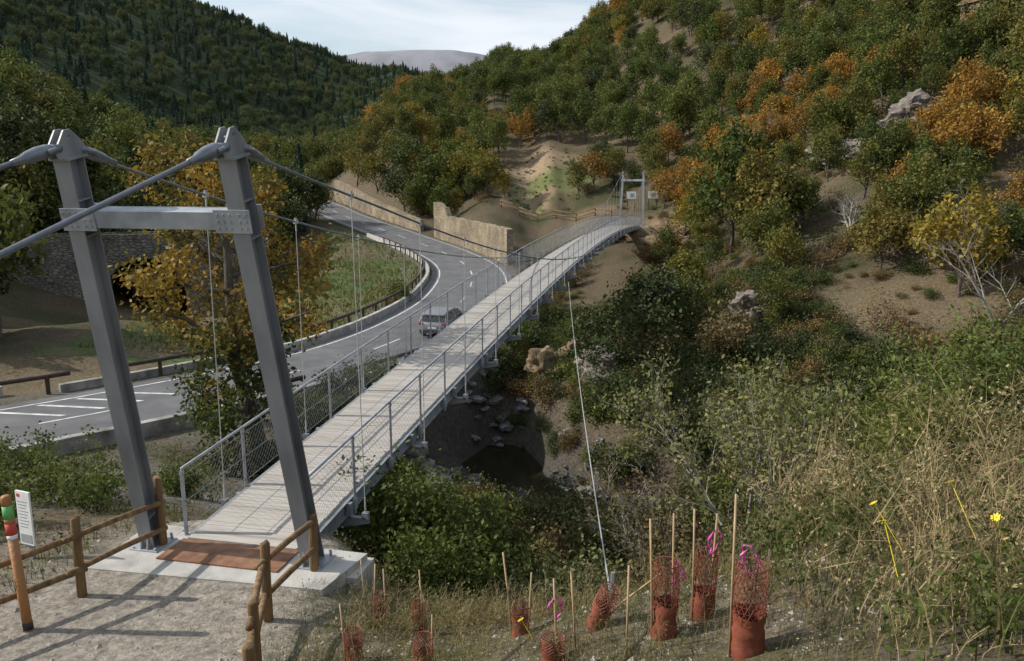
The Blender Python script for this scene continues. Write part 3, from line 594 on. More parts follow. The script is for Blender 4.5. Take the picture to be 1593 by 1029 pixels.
outcrop(11,90,2.2,2,2.0,37,'rockbrown','brown rock under the far bridge end')
# ------------------------------------------------------------------ trees
def grow(r_,p,d,Ln,r,lv,mx,out,tips,nb,ang,ratio,start,wig,up):
    n=5 if lv<2 else 3; p=p.copy(); d=d.copy(); pts=[p.copy()]; rad=[r]; dirs=[d.copy()]
    for i in range(n):
        d=(d+Vector((r_.gauss(0,wig),r_.gauss(0,wig),r_.gauss(0,wig)+up*(lv>0)))).normalized(); p=p+d*(Ln/n); pts.append(p.copy()); rad.append(r*(1-(i+1)/n*.78)); dirs.append(d.copy())
    out.append((pts,rad,lv))
    if lv>=mx: tips.extend(pts[1:]); return
    a0=r_.random()*6.28
    for k in range(nb[lv]):
        t=start[lv]+(1-start[lv])*(k+r_.random()*.7)/nb[lv]; f=t*n; i=min(int(f),n-1); q=pts[i].lerp(pts[i+1],f-i); dd=dirs[i]
        o=dd.orthogonal().normalized(); o.rotate(Matrix.Rotation(a0+k*2.4,3,dd)); an=math.radians(r_.uniform(*ang)); nd=(dd*math.cos(an)+o*math.sin(an)).normalized()
        grow(r_,q,nd,Ln*ratio*(1.2-.55*t),max(r*(1-t*.75)*.6,.006),lv+1,mx,out,tips,nb,ang,ratio,start,wig,up)
def leafquads(Cn,size,rg,asp=.55):
    n=len(Cn); a=rg.normal(size=(n,3)); a/=np.linalg.norm(a,axis=1,keepdims=True); b_=np.cross(a,rg.normal(size=(n,3))); b_/=np.linalg.norm(b_,axis=1,keepdims=True)
    s=(size*rg.uniform(.6,1.3,(n,1))); V=np.stack([Cn+a*s,Cn+b_*s*asp,Cn-a*s,Cn-b_*s*asp],1).reshape(-1,3)
    return V,np.arange(n*4).reshape(n,4)
def tree(seed,h=7,tr=.16,mx=3,nb=(8,5,4),ang=(35,65),ratio=.55,start=(.25,.3,.3),wig=.13,up=.06,lean=(0,0,1),leaves=1800,ls=.2,cr=.35,minlv=9,trunks=1,trunkn=6,asp=.55):
    r_=random.Random(seed); rg=np.random.default_rng(seed); out=[];tips=[]
    for k in range(trunks):
        d=Vector(lean).normalized()
        if trunks>1: a=6.28*k/trunks+r_.random(); t_=r_.uniform(.2,.7); d=(d+Vector((math.cos(a)*t_,math.sin(a)*t_,0))).normalized()
        grow(r_,Vector((0,0,-.25)),d,h*(.8 if trunks==1 else r_.uniform(.55,.85)),tr,0,mx,out,tips,nb,ang,ratio,start,wig,up)
    mb=MB()
    for pts,rad,lv in out:
        if lv<=minlv: mb.tube(pts,rad,max(3,trunkn-lv),cap=False)
    tp=np.array([tuple(t) for t in tips])
    Vl=Fl=None
    if leaves:
        c=tp[rg.integers(0,len(tp),leaves)]+rg.normal(size=(leaves,3))*cr
        c[:,2]=np.maximum(c[:,2],.05); Vl,Fl=leafquads(c,ls,rg,asp)
    return mb,Vl,Fl
def joined(name,t,mleaf,mbark='bark'):
    mb,Vl,Fl=t; V=np.array(mb.v); F=np.array(mb.f); VV=np.vstack([V,Vl]); FF=np.vstack([F,Fl+len(V)])
    return npmesh(name,VV,FF,[M[mbark],M[mleaf]],np.r_[np.zeros(len(F)),np.ones(len(Fl))])
def parts(t,mleaf,mbark='bark'):
    mb,Vl,Fl=t; return npmesh('trunk',mb.v,np.array(mb.f),[M[mbark]],smooth=True),(npmesh('crown',Vl,Fl,[M[mleaf]]) if Vl is not None else None)
def pine(seed,h=8,n=1500,r=1.7):
    rg=np.random.default_rng(seed); mb=MB(); mb.tube([(0,0,-.2),(0,0,h*.6),(0,0,h)],[.16,.09,.02],5,cap=False)
    u=rg.random(n)**.75; z=h*(1-u*.86); lv=np.floor(z/(h/11)); rr=r*u*(.75+.25*np.sin(lv*3.1+seed))*np.sqrt(rg.random(n)); a=rg.integers(0,7,n)*.9+lv*1.3+rg.normal(size=n)*.28
    c=np.stack([np.cos(a)*rr,np.sin(a)*rr,z-rr*.25],-1)+rg.normal(size=(n,3))*.1; Vl,Fl=leafquads(c,.24,rg,.4); return mb,Vl,Fl
T=tree
PR={}
lowk=dict(mx=2,nb=(9,5),start=(.22,.25),minlv=1)
oakT=[T(100+i,7,.15,leaves=2300,ls=.19,cr=.40,**lowk) for i in range(3)]
tallT=[T(110+i,8.6,.15,leaves=2300,ls=.18,cr=.36,ratio=.42,mx=2,nb=(12,5),start=(.25,.25),minlv=1) for i in range(2)]
shT=[T(200+i,3.2,.05,trunks=6,leaves=1500,ls=.105,cr=.27,mx=1,nb=(6,),start=(.2,),minlv=0) for i in range(3)]
thT=[T(210+i,2.6,.03,trunks=7,leaves=500,ls=.08,cr=.2,mx=1,nb=(6,),start=(.2,),minlv=1,trunkn=4) for i in range(2)]
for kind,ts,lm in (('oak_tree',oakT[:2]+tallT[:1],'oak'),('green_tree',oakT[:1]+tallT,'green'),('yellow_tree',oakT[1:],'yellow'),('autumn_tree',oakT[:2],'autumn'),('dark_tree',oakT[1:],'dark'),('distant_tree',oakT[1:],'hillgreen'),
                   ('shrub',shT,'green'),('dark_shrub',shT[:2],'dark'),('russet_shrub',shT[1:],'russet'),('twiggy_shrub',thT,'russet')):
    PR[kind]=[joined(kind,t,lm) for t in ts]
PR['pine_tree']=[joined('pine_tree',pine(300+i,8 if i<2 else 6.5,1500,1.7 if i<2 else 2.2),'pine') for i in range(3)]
LAB={'oak_tree':('olive-green oak tree on the wooded slope','tree'),'green_tree':('leafy green broadleaf tree on the slope','tree'),'yellow_tree':('yellow-green autumn tree on the slope','tree'),
'autumn_tree':('orange-brown autumn tree on the hillside','tree'),'dark_tree':('dark green broadleaf tree in the shade','tree'),'shrub':('low green shrub on the slope','shrub'),'dark_shrub':('dark green bush on the steep slope','shrub'),
'russet_shrub':('russet brown shrub on the dry slope','shrub'),'twiggy_shrub':('sparse twiggy brown shrub on bare soil','shrub'),'pine_tree':('dark green pine tree on the slope','tree')}
CNT={}; OVER=[]
def put(kind,x,y,s,z=None):
    CNT[kind]=CNT.get(kind,0)+1
    if CNT[kind]>290: OVER.append((kind,x,y,h1(x,y) if z is None else z,s)); return
    o=obj(kind,rs.choice(PR[kind]),None,(x,y,(h1(x,y) if z is None else z)-.1),(rs.uniform(-.06,.06),rs.uniform(-.06,.06),rs.uniform(0,6.28)),label=LAB[kind][0],category=LAB[kind][1],group=kind.replace('_',' ')+'s on the valley slopes')
    o.scale=(s*rs.uniform(.9,1.15),s*rs.uniform(.9,1.15),s*rs.uniform(.85,1.15))
def grid(y0,y1,sp,kx=.78):
    xs=np.arange(-kx*y1,kx*y1,sp); ysl=np.arange(y0,y1,sp); X,Y=np.meshgrid(xs,ysl); X=X+R.uniform(-.45,.45,X.shape)*sp; Y=Y+R.uniform(-.45,.45,Y.shape)*sp
    k=(np.abs(X)<kx*Y+4); return X[k],Y[k]
def fields(x,y):
    z,dr,dp,drd,rt=H(x,y,True); bl=(x-OB.x)*math.cos(ANG)+(y-OB.y)*math.sin(ANG); bly=-(x-OB.x)*math.sin(ANG)+(y-OB.y)*math.cos(ANG)
    return z,dr,dp,drd,rt,bl,bly
def layer1():
    X,Y=grid(24,128,2.6); Z,dr,dp,drd,rt,bl,bly=fields(X,Y)
    onb=(np.abs(bl)<2.6)&(bly<LB+4)
    RX=np.interp(Y,ROAD[:,1],ROAD[:,0])
    ok=~onb&(dr>3.6)&(drd>6)&~((X<RX)&(drd<22)&(Y>38)&(X>-30))&~((Y<60)&(X<1)&(drd<14))&~((X>-8)&(X<19)&(Y>92)&(Y<116))&~(np.hypot((X-4.5)/8.5,(Y-127)/13)<.95)
    ok&=~((X<-2)&(Y<44)&(drd<20)&rt)&~((X<-5)&(X>-46)&(Y<40))&~((np.abs(X/Y+.02)<.1)&(Y<42))
    ok&=~((X>-46)&(X<-18)&(Y>50)&(Y<78))&~(np.hypot((X-36)/7,(Y-76)/4.5)<1)
    nz=fbm(X/9,Y/9,3); nz2=fbm(X/14+40,Y/14,3); rd=R.random(X.shape)
    for i in np.where(ok)[0]:
        x,y,z=X[i],Y[i],Z[i]; q=rd[i]
        org=(math.hypot((x-32)/13,(y-102)/10)<1) or (math.hypot((x-35)/7,(y-67)/7)<1)
        if x<-15:
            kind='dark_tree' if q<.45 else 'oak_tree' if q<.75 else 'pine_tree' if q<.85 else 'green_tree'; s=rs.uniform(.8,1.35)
        elif org and q<.8: kind='autumn_tree' if q<.62 else 'oak_tree'; s=rs.uniform(.45,.75)
        elif math.hypot(x-17.5,y-94)<9:
            if q<.5: continue
            kind='twiggy_shrub' if q<.8 else 'dark_shrub'; s=rs.uniform(.3,.6)
        else:
            if nz2[i]<-.02 and q<.6 and z<16:
                kind='twiggy_shrub' if q<.35 else None; s=rs.uniform(.5,1)
                if kind is None: continue
            elif z<-2: kind='dark_shrub' if q<.3 else 'shrub' if q<.42 else 'russet_shrub' if q<.76 else 'twiggy_shrub' if q<.9 else 'oak_tree'; s=rs.uniform(.5,1.0) if kind!='oak_tree' else .5
            elif z<14: kind='russet_shrub' if q<.30 else 'twiggy_shrub' if q<.44 else 'shrub' if q<.52 else 'dark_shrub' if q<.64 else 'oak_tree' if q<.84 else 'green_tree' if q<.93 else 'autumn_tree' if q<.96 else 'yellow_tree'; s=rs.uniform(.4,.85) if 'tree' in kind else rs.uniform(.45,1.0)
            else: kind='oak_tree' if q<.36 else 'dark_tree' if q<.46 else 'green_tree' if q<.66 else 'autumn_tree' if q<.71 else 'russet_shrub' if q<.9 else 'shrub'; s=rs.uniform(.55,1.0)
        if y<45 and 0<x and dr[i]<14 and 'tree' in kind: kind='shrub'
        put(kind,x,y,s,z)
for k,x,y,s in (('green_tree',19,70,1.35),('oak_tree',21,66,1.0),('yellow_tree',-4,121,.95),('yellow_tree',-7,124,1.1),('green_tree',-9,128,1.2),('yellow_tree',-1,119,.6),('oak_tree',-12,126,1.3),('oak_tree',-16,131,1.4),('green_tree',-14,122,.9),('oak_tree',-19,136,1.1),('yellow_tree',-23,140,.9),
    ('dark_shrub',-3.0,40.5,.5),('shrub',-4.8,35.2,.6),('dark_shrub',5.5,41,1.2),('dark_shrub',7.5,44,1.4),('dark_shrub',6,48,1.4),('dark_shrub',10,52,1.5),('dark_shrub',4.2,41.0,.8),('dark_tree',8.5,50,.7),('russet_shrub',12,45,1.2),('yellow_tree',13,57,.6),('dark_shrub',5,37,.9),('dark_shrub',4.4,33.5,.7),('shrub',-.4,46.5,.8),('dark_shrub',.8,48,.9),('shrub',.9,44.2,.5)): put(k,x,y,s)
layer1()
print('layer1',CNT,time.time()-T0)
def forest(name,X,Y,Z,scl,kinds,label,cat='forest'):
    if len(X)==0: return
    col=bpy.data.collections.new(name+'_kinds')
    for me in [mm_ for k in kinds for mm_ in PR[k]]:
        col.objects.link(bpy.data.objects.new('%s_kind'%name,me))
    n=len(col.objects); me=bpy.data.meshes.new(name); me.vertices.add(len(X)); me.vertices.foreach_set('co',np.stack([X,Y,Z-.2],-1).astype(np.float32).ravel())
    a=me.attributes.new('sc','FLOAT','POINT'); a.data.foreach_set('value',scl.astype(np.float32)); me.update()
    ng=bpy.data.node_groups.new(name,'GeometryNodeTree'); ng.interface.new_socket('Geometry',in_out='INPUT',socket_type='NodeSocketGeometry'); ng.interface.new_socket('Geometry',in_out='OUTPUT',socket_type='NodeSocketGeometry')
    N=ng.nodes; L=ng.links; gi=N.new('NodeGroupInput'); go=N.new('NodeGroupOutput'); ip=N.new('GeometryNodeInstanceOnPoints'); ci=N.new('GeometryNodeCollectionInfo'); ci.inputs['Collection'].default_value=col; ci.inputs['Separate Children'].default_value=True; ci.inputs['Reset Children'].default_value=True
    rv_=N.new('FunctionNodeRandomValue'); rv_.data_type='FLOAT_VECTOR'; rv_.inputs[0].default_value=(-.05,-.05,0); rv_.inputs[1].default_value=(.05,.05,6.28)
    ri=N.new('FunctionNodeRandomValue'); ri.data_type='INT'; ri.inputs[4].default_value=0; ri.inputs[5].default_value=n-1
    na=N.new('GeometryNodeInputNamedAttribute'); na.data_type='FLOAT'; na.inputs[0].default_value='sc'
    L.new(gi.outputs[0],ip.inputs['Points']); L.new(ci.outputs[0],ip.inputs['Instance']); ip.inputs['Pick Instance'].default_value=True
    L.new(ri.outputs[2],ip.inputs['Instance Index']); L.new(rv_.outputs[0],ip.inputs['Rotation']); L.new(na.outputs[0],ip.inputs['Scale']); L.new(ip.outputs[0],go.inputs[0])
    o=obj(name,me,None,kind='stuff',label=label,category=cat); md=o.modifiers.new('scatter','NODES'); md.node_group=ng; return o
def forests():
    X,Y=grid(128,430,5.0); Z,dr,dp,drd,rt,bl,bly=fields(X,Y); ok=(drd>7)&~(np.hypot((X-4.5)/8.5,(Y-127)/13)<1.05)
    nz=fbm(X/25,Y/25,3); rightm=X>-45
    a=ok&rightm&(nz<.08); forest('hill_woodland',X[a],Y[a],Z[a],R.uniform(.6,1.1,a.sum()),['oak_tree','green_tree','green_tree','dark_tree'],'green mixed woodland covering the hillside')
    a=ok&rightm&(nz>=.08); forest('autumn_woodland',X[a],Y[a],Z[a],R.uniform(.6,1.05,a.sum()),['oak_tree','yellow_tree','oak_tree','green_tree','autumn_tree'],'yellowing autumn woodland patches on the hillside')
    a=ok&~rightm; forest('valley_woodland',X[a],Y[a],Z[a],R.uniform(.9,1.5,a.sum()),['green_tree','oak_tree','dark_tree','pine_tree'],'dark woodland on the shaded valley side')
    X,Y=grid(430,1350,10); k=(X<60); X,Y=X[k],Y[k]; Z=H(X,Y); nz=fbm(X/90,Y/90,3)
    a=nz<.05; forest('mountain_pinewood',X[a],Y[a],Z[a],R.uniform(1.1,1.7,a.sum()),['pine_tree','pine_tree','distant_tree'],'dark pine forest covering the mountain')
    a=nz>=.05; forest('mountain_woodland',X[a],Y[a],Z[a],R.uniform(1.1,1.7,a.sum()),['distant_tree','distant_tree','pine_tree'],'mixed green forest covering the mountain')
    for kd in set(o[0] for o in OVER):
        q=[o[1:] for o in OVER if o[0]==kd]; q=np.array(q); forest('slope_'+kd+'s',q[:,0],q[:,1],q[:,2],q[:,3],[kd],'further '+kd.replace('_',' ')+'s growing over the slope')
    X,Y=grid(30,120,1.5,.8); Z,dr,dp,drd,rt,bl,bly=fields(X,Y); nz=fbm(X/5,Y/5,3)
    a=(X>3)&(dr>3.2)&(nz>-.2)&(np.abs(bl)>1.8)&(np.hypot(X-14.6,Y-99.5)>4)&~((X<14)&(Y>92))
    forest('slope_scrub',X[a],Y[a],Z[a],R.uniform(.16,.48,a.sum()),['russet_shrub','twiggy_shrub','russet_shrub','shrub'],'low brown and green scrub covering the dry slope','scrub')
    X,Y=grid(24,62,1.0,.9); Z,dr,dp,drd,rt,bl,bly=fields(X,Y)
    hmax=np.clip((dr-2.3)*.32,.14,.66)
    a=(X>-9)&(X<20)&(dr>2.8)&(drd>4.6)&~((np.abs(bl)<1.6)&(Z>-2))&~((X<-1.5)&(Y<36)&(R.random(len(X))<.35))
    forest('ravine_scrub',X[a],Y[a],Z[a],(R.uniform(.5,1,len(X))*hmax)[a],['dark_shrub','dark_shrub','shrub','russet_shrub','dark_shrub'],'dense dark scrub on the ravine banks','scrub')
    X=R.uniform(-5,13,320);Y=R.uniform(114,140,320);a=np.hypot((X-4.5)/8.5,(Y-127)/13)<1.1; X,Y=X[a],Y[a]
    forest('bank_scrub',X,Y,H(X,Y),R.uniform(.06,.2,len(X)),['russet_shrub','shrub'],'small scrubby tufts on the bare earth bank','scrub')
forests()
print('forest',time.time()-T0)
def hero(name,x,y,t,lm,label,cat='tree',bark='bark',rz=0,z=None,grp=None):
    tm,cm=parts(t,lm,bark); e=empty(name,(x,y,h1(x,y) if z is None else z),(0,0,rz),label=label,category=cat)
    if grp: e['group']=grp
    obj('trunk',tm,e)
    if cm: obj('crown',cm,e)
    return e
hero('chestnut_tree',-8.0,24.8,T(7,12.3,.3,3,nb=(11,6,5),ang=(40,75),ratio=.38,start=(.3,.25,.2),lean=(-.12,0,1),leaves=7600,ls=.10,cr=.22,minlv=3,trunkn=9),'chestnut','tall chestnut tree with yellowing leaves beside the bridge')
hero('chestnut_tree',-8.2,23.6,T(9,5.6,.14,3,nb=(8,5,4),ang=(40,70),ratio=.46,start=(.2,.25,.2),lean=(-.06,0,1),leaves=3600,ls=.09,cr=.22,minlv=2),'green','small green chestnut tree by the road parapet')
hero('willow_shrub',-2.0,15.2,T(21,3.0,.04,2,nb=(6,4),trunks=9,ang=(20,50),start=(.15,.2),leaves=9000,ls=.062,cr=.22,minlv=1),'green','dense green bush below the bridge entrance','shrub',grp='green bushes below the bridge')
hero('willow_shrub',-.5,15.4,T(22,2.7,.04,2,nb=(6,4),trunks=9,ang=(20,50),start=(.15,.2),leaves=8000,ls=.062,cr=.22,minlv=1),'green','dense green bush below the bridge entrance','shrub',grp='green bushes below the bridge')
hero('willow_shrub',-1.2,13.2,T(24,1.9,.03,2,nb=(6,4),trunks=9,ang=(20,50),start=(.15,.2),leaves=5000,ls=.055,cr=.18,minlv=1),'green','low green bush at the edge of the bank','shrub',grp='green bushes below the bridge')
hero('willow_shrub',.9,13.6,T(23,1.9,.03,2,nb=(6,4),trunks=9,ang=(20,50),start=(.15,.2),leaves=4500,ls=.055,cr=.18,minlv=1),'sage','dry greenish bush on the bank edge','shrub')
hero('pale_sapling',5.3,16.8,T(31,5.8,.055,3,nb=(7,5,4),trunks=4,ang=(20,45),ratio=.5,start=(.3,.2,.2),leaves=6000,ls=.058,cr=.14,minlv=3),'sage','slender pale-stemmed sapling with sparse leaves','tree','palebark')
hero('pale_sapling',7.2,19,T(32,5.0,.05,3,nb=(7,5,4),trunks=4,ang=(20,45),ratio=.5,start=(.3,.2,.2),leaves=6000,ls=.06,cr=.18,minlv=3),'sage','olive sapling with thin pale branches','tree','palebark')
hero('pale_sapling',3.4,18,T(33,3.4,.04,3,nb=(7,5,4),trunks=4,ang=(20,45),ratio=.5,start=(.3,.2,.2),leaves=1600,ls=.05,cr=.2,minlv=3),'russet','thin brownish sapling on the bank','tree','palebark')
for x,y,s,h,lm in ((8.6,14.8,41,3.2,'acacia'),(10.4,16.5,42,4.5,'acacia'),(6.9,14.0,43,2.3,'green'),(11.5,15.5,44,4.2,'acacia'),(9.2,17.2,45,4.0,'acacia'),(7.6,11.6,46,1.9,'green'),(5.6,10.4,47,1.3,'green')):
    hero('acacia_bush',x,y,T(s,h,.04,2,nb=(8,5),trunks=5,ang=(25,55),start=(.25,.2),leaves=5200,ls=.055,cr=.22,minlv=2,asp=.4),lm,'yellow-green leafy bush above dry weeds','shrub',grp='bright green bushes by the dry weeds')
for i,(x,y,h) in enumerate(((-9.5,16,1.4),(-8.3,15,1.1),(-11,17,1.4),(-9.2,13.5,.9),(-10.6,13,1.2),(-13,19,1.3),(-7.6,17.5,.9))):
    hero('leafy_bush',x,y,T(60+i,h*1.2,.02,2,nb=(5,4),trunks=7,ang=(15,40),start=(.2,.2),leaves=1500,ls=.045,cr=.11,minlv=1),'green','leafy green bush behind the wooden fence','shrub',grp='leafy bushes behind the fence')
for i,(x,y,h,lm) in enumerate(((2.5,20,2.6,'sage'),(5,22,2.8,'russet'),(9,22,3.4,'sage'),(12,21,3.8,'green'),(4.6,25,2.6,'green'),(14,19,3.5,'sage'),(1.2,20,1.8,'russet'),(11,25,3,'dark'),(17,22,4,'green'),(3.5,15.5,1.8,'russet'),(9,19,2.8,'green'),(12.5,17.5,3.2,'green'),(7,24,3,'dark'),(2.2,24,2.0,'dark'),(6.3,20.5,2.6,'green'),(14.5,22,3.4,'russet'))):
    hero('bank_bush',x,y,T(80+i,h,.035,2,nb=(6,4),trunks=6,ang=(20,55),start=(.15,.2),leaves=3400,ls=.07,cr=.25,minlv=1),lm,'scrubby bush on the near river bank','shrub',grp='scrubby bushes on the river bank')
def bare(x,y,seed,h,tk=3,lab='bare grey dead tree on the slope'):
    e=empty('dead_tree',(x,y,h1(x,y)),label=lab,category='tree',group='bare trees on the slope'); tm,_=parts(T(seed,h,.11,3,nb=(7,5,3),trunks=tk,ang=(25,60),ratio=.55,start=(.25,.25,.2),leaves=0,minlv=3,trunkn=6),'oak','palebark'); obj('trunk',tm,e)
bare(27.0,44,51,8.5,2); bare(29,49,52,6.5,2); bare(28,98,53,6.5); bare(31,99,54,6); bare(38,108,55,6); bare(26,62,56,4)
# ------------------------------------------------------------------ terraces & house
def dry(x0,y0,x1,y1,h,lab):
    k=12; q=[(x0+(x1-x0)*i/k,y0+(y1-y0)*i/k) for i in range(k+1)]; z=[h1(a,b)for a,b in q]
    wall('dry_stone_wall',q,.8,M['drystone'],[w+h+rs.uniform(-.2,.2) for w in z],[w-1 for w in z],label=lab,category='wall',group='dry stone terrace walls')
dry(40,92,48,88,1.3,'dry stone terrace wall on the hillside'); dry(50,84,60,82,1.6,'dry stone terrace wall high on the hillside'); dry(52,88,60,86,1.6,'ochre dry stone terrace wall among shrubs')
hx,hy=55.5,96; hz=h1(hx,hy); e=empty('hillside_house',(hx,hy,hz),(0,0,.3),label='small stone house with red door on the hilltop',category='house')
mb=MB(); mb.box((0,0,1.6),(7,5,4)); obj('wall',mb.mesh('wall',[M['drystone']]),e)
mb=MB(); mb.prism([(-3,3.58),(3,3.58),(0,5.2)],'x',-3.8,3.8); obj('roof',mb.mesh('roof',[M['rockbrown']]),e)
mb=MB(); mb.box((-1,-2.53,1.2),(1.2,.08,2.2)); obj('door',mb.mesh('door',[M['red']]),e)
mb=MB(); mb.box((1.8,-2.53,2),(.9,.08,1)); obj('window',mb.mesh('window',[M['glass']]),e)
# ------------------------------------------------------------------ tree guards
def guard(x,y,h,lean=(0,0),sleeve=.5,stakes=((.1,1.3,0,0),),rib=None,r=.13):
    z=h1(x,y); e=empty('tree_guard',(x,y,z-.02),(lean[1],lean[0],rs.uniform(-.5,.5)),label='red-brown mesh tree guard held by bamboo stakes' + (' with magenta ribbon' if rib else ''),category='tree guard',group='tree guards planted on the slope')
    hs=h*sleeve; mb=MB(); n=16; rad=[r*(1+rs.uniform(-.08,.08)) for _ in range(9)]; mb.tube([(0,0,hs*i/8) for i in range(9)],rad,n,cap=False)
    for i,v in enumerate(mb.v):
        a=math.atan2(v[1],v[0]); f=1+.07*math.sin(3*a+v[2]*9+x*7)+.04*math.sin(7*a-v[2]*15); mb.v[i]=(v[0]*f,v[1]*f,v[2]+(.02*math.sin(a*2+x) if v[2]>hs*.9 else 0))
    obj('sleeve',mb.mesh('sleeve',[M['sleeve']],True),e)
    mb=MB()
    for k in range(18):
        a=2*math.pi*k/18
        for sg in (1,-1): mb.tube([(math.cos(a+sg*t*1.6)*r*(1.02+.05*math.sin(t*5)),math.sin(a+sg*t*1.6)*r*1.02,hs*.8+(h-hs*.8)*t) for t in np.linspace(0,1,6)],.003,3,cap=False)
    for t in np.linspace(0,1,10): mb.tube([(math.cos(a)*r*(1.02+.05*math.sin(t*5)),math.sin(a)*r*1.02,hs*.8+(h-hs*.8)*t) for a in np.linspace(0,6.283,15)],.003 if t<1 else .007,3,cap=False)
    obj('net',mb.mesh('net',[M['sleeve']]),e)
    for sx,sh,lx,ly in stakes:
        mb=MB(); mb.tube([(sx,0,-.1),(sx+lx*.5,ly*.5,sh*.5),(sx+lx,ly,sh)],.011,6); obj('stake',mb.mesh('stake',[M['bamboo']],True),e)
    mb=MB()
    for k in range(3):
        a=rs.uniform(0,6.3); p=Vector((0,0,h*.2)); pp_=[p.copy()]
        for i in range(5): p=p+Vector((math.cos(a)*.02+rs.uniform(-.02,.02),math.sin(a)*.02,h*.24)); pp_.append(p.copy())
        mb.tube(pp_,[.006,.005,.005,.004,.003,.002],4,cap=False)
    obj('sapling_stem',mb.mesh('sapling_stem',[M['bark']]),e)
    if rib:
        mb=MB(); sx,zz=rib
        for k in range(3):
            V=[];F=[]; a0=rs.uniform(0,6.28)
            for i in range(9):
                t=i/8; p=Vector((sx+math.cos(a0)*.09*math.sin(t*3),math.sin(a0)*.05*math.sin(t*3),zz+.10*math.sin(t*3.1)*(k<1)-.26*t)); V+=[p,p+Vector((.02*math.cos(t*9),.018*math.sin(t*9),.0))]
                if i: F.append((2*i-2,2*i-1,2*i+1,2*i))
            mb.add(V,F)
        obj('ribbon',mb.mesh('ribbon',[M['magenta']]),e)
guard(1.5,7.25,.80,(.02,0),.5,((-.12,1.28,-.10,0),(.1,1.3,-.06,0)),(.12,.78),.125)
guard(1.93,7.5,.72,(.05,0),.45,((-.1,1.2,-.1,0),(.08,1.12,.0,0)),(.06,.95),.115)
guard(2.08,6.45,.85,(.0,0),.5,((-.15,1.5,-.02,0),(.12,1.0,.02,0)),(-.02,1.02),.14)
guard(.88,7.9,.52,(.35,0),.6,((-.05,.9,.45,0),),None,.11)
guard(.1,8.7,.40,(.05,.0),.6,((-.1,1.0,-.18,0),(.1,.85,.0,0)),None,.10)
guard(.42,7.45,.30,(.0,0),.6,((.05,.95,-.05,0),(.28,1.0,-.08,0)),(.02,.75),.12)
guard(-1.8,10,.52,(.03,0),.6,((-.1,.95,.03,0),(.1,.9,-.05,0)),None,.085)
guard(-1.2,9.6,.5,(-.05,0),.2,((.05,.95,.0,0),(.12,.8,-.08,0)),None,.085)
guard(-1.9,8.75,.42,(.0,0),.6,((-.1,.75,-.05,0),),None,.10); guard(-1.02,8.3,.42,(.03,0),.5,((.1,.7,.0,0),),None,.11)
for x,y,h,l in ((1.1,7.0,.95,.0),(-2.1,10.6,.9,-.05)):
    mb=MB(); mb.tube([(0,0,-.1),(l,0,h)],.011,6); obj('bamboo_stake',mb.mesh('bamboo_stake',[M['bamboo']],True),None,(x,y,h1(x,y)),label='bare bamboo stake standing in the planted slope',category='stake',group='bare bamboo stakes')
# ------------------------------------------------------------------ weeds and grass
def blades(name,X,Y,hh,wd,bend,mat,label,twigs=0,lv=4,leafn=0,leafm=None,ls=.03):
    n=len(X); Z=H(X,Y); B=np.stack([X,Y,Z-.03],-1); a=R.uniform(0,6.28,n); d=np.stack([np.cos(a),np.sin(a),np.zeros(n)],-1)
    b2=R.uniform(0,6.28,n); w=np.stack([np.cos(b2),np.sin(b2),np.zeros(n)],-1)
    be=(bend*R.uniform(.2,1,n))[:,None]; Q=[]; up=np.array((0,0,1))
    def at_(t): return B+d*(be*hh[:,None]*t*t)+up*(hh[:,None]*t*(1-.25*be*t))
    for k in range(lv):
        t=k/(lv-1); p=at_(t); ww=w*(wd*(1-.8*t)); Q+=[p-ww,p+ww]
    V=np.stack(Q,1).reshape(-1,3); base_=np.arange(n)[:,None]*2*lv
    F=np.concatenate([base_+np.array([2*k,2*k+1,2*k+3,2*k+2]) for k in range(lv-1)],0); VS=[V];FS=[F]; off=len(V); tipsP=[at_(1.0)]
    for k in range(twigs):
        t=R.uniform(.35,.95,n)[:,None]; p=B+d*(be*hh[:,None]*t**2)+up*(hh[:,None]*t*(1-.25*be*t))
        q=R.normal(size=(n,3)); q[:,2]=np.abs(q[:,2])*1.1; q/=np.linalg.norm(q,axis=1,keepdims=True); e=p+q*(hh*R.uniform(.1,.32,n))[:,None]; ww=w*wd*.5
        V=np.stack([p-ww,p+ww,e+ww*.4,e-ww*.4],1).reshape(-1,3); VS.append(V); FS.append(np.arange(4*n).reshape(n,4)+off); off+=len(V); tipsP.append(e)
    mi=[np.zeros(sum(len(f) for f in FS))]; mats=[M[mat]]
    if leafn:
        tp=np.vstack(tipsP); c=tp[R.integers(0,len(tp),leafn)]+R.normal(size=(leafn,3))*.05; c[:,2]-=R.uniform(0,.5,leafn)*(R.random(leafn)<.5); V,F=leafquads(c,ls,R,.5); VS.append(V);FS.append(F+off); mi.append(np.ones(len(F))); mats.append(M[leafm])
    return obj(name,npmesh(name,np.vstack(VS),np.vstack(FS),mats,np.concatenate(mi)),None,kind='stuff',label=label,category='plants')
n=6500; X=R.uniform(1.9,12,n); Y=R.uniform(3.0,14,n); cl=fbm(X*.9+3,Y*.9,3); k=(X>2.55+.2*np.abs(Y-7)+R.uniform(-.4,.5,n))&(X<Y*.85+1.5)&(cl>-.18); X,Y=X[k],Y[k]
blades('dry_weeds',X,Y,R.uniform(.4,1.25,len(X))*np.clip((X-1.5)/2.4,.3,1.0)*(1+.6*fbm(X,Y,2)),.006,.95,'tan','tangled dry tan weeds covering the slope',twigs=7,lv=6,leafn=20000,leafm='tan',ls=.017)
n=1100; X=R.uniform(2.4,10,n); Y=R.uniform(3.2,12.5,n); cl=fbm(X*.8+13,Y*.8,3); k=(X>2.9+.2*np.abs(Y-7)+R.uniform(-.4,.5,n))&(X<Y*.85+1.5)&(cl>-.05); X,Y=X[k],Y[k]
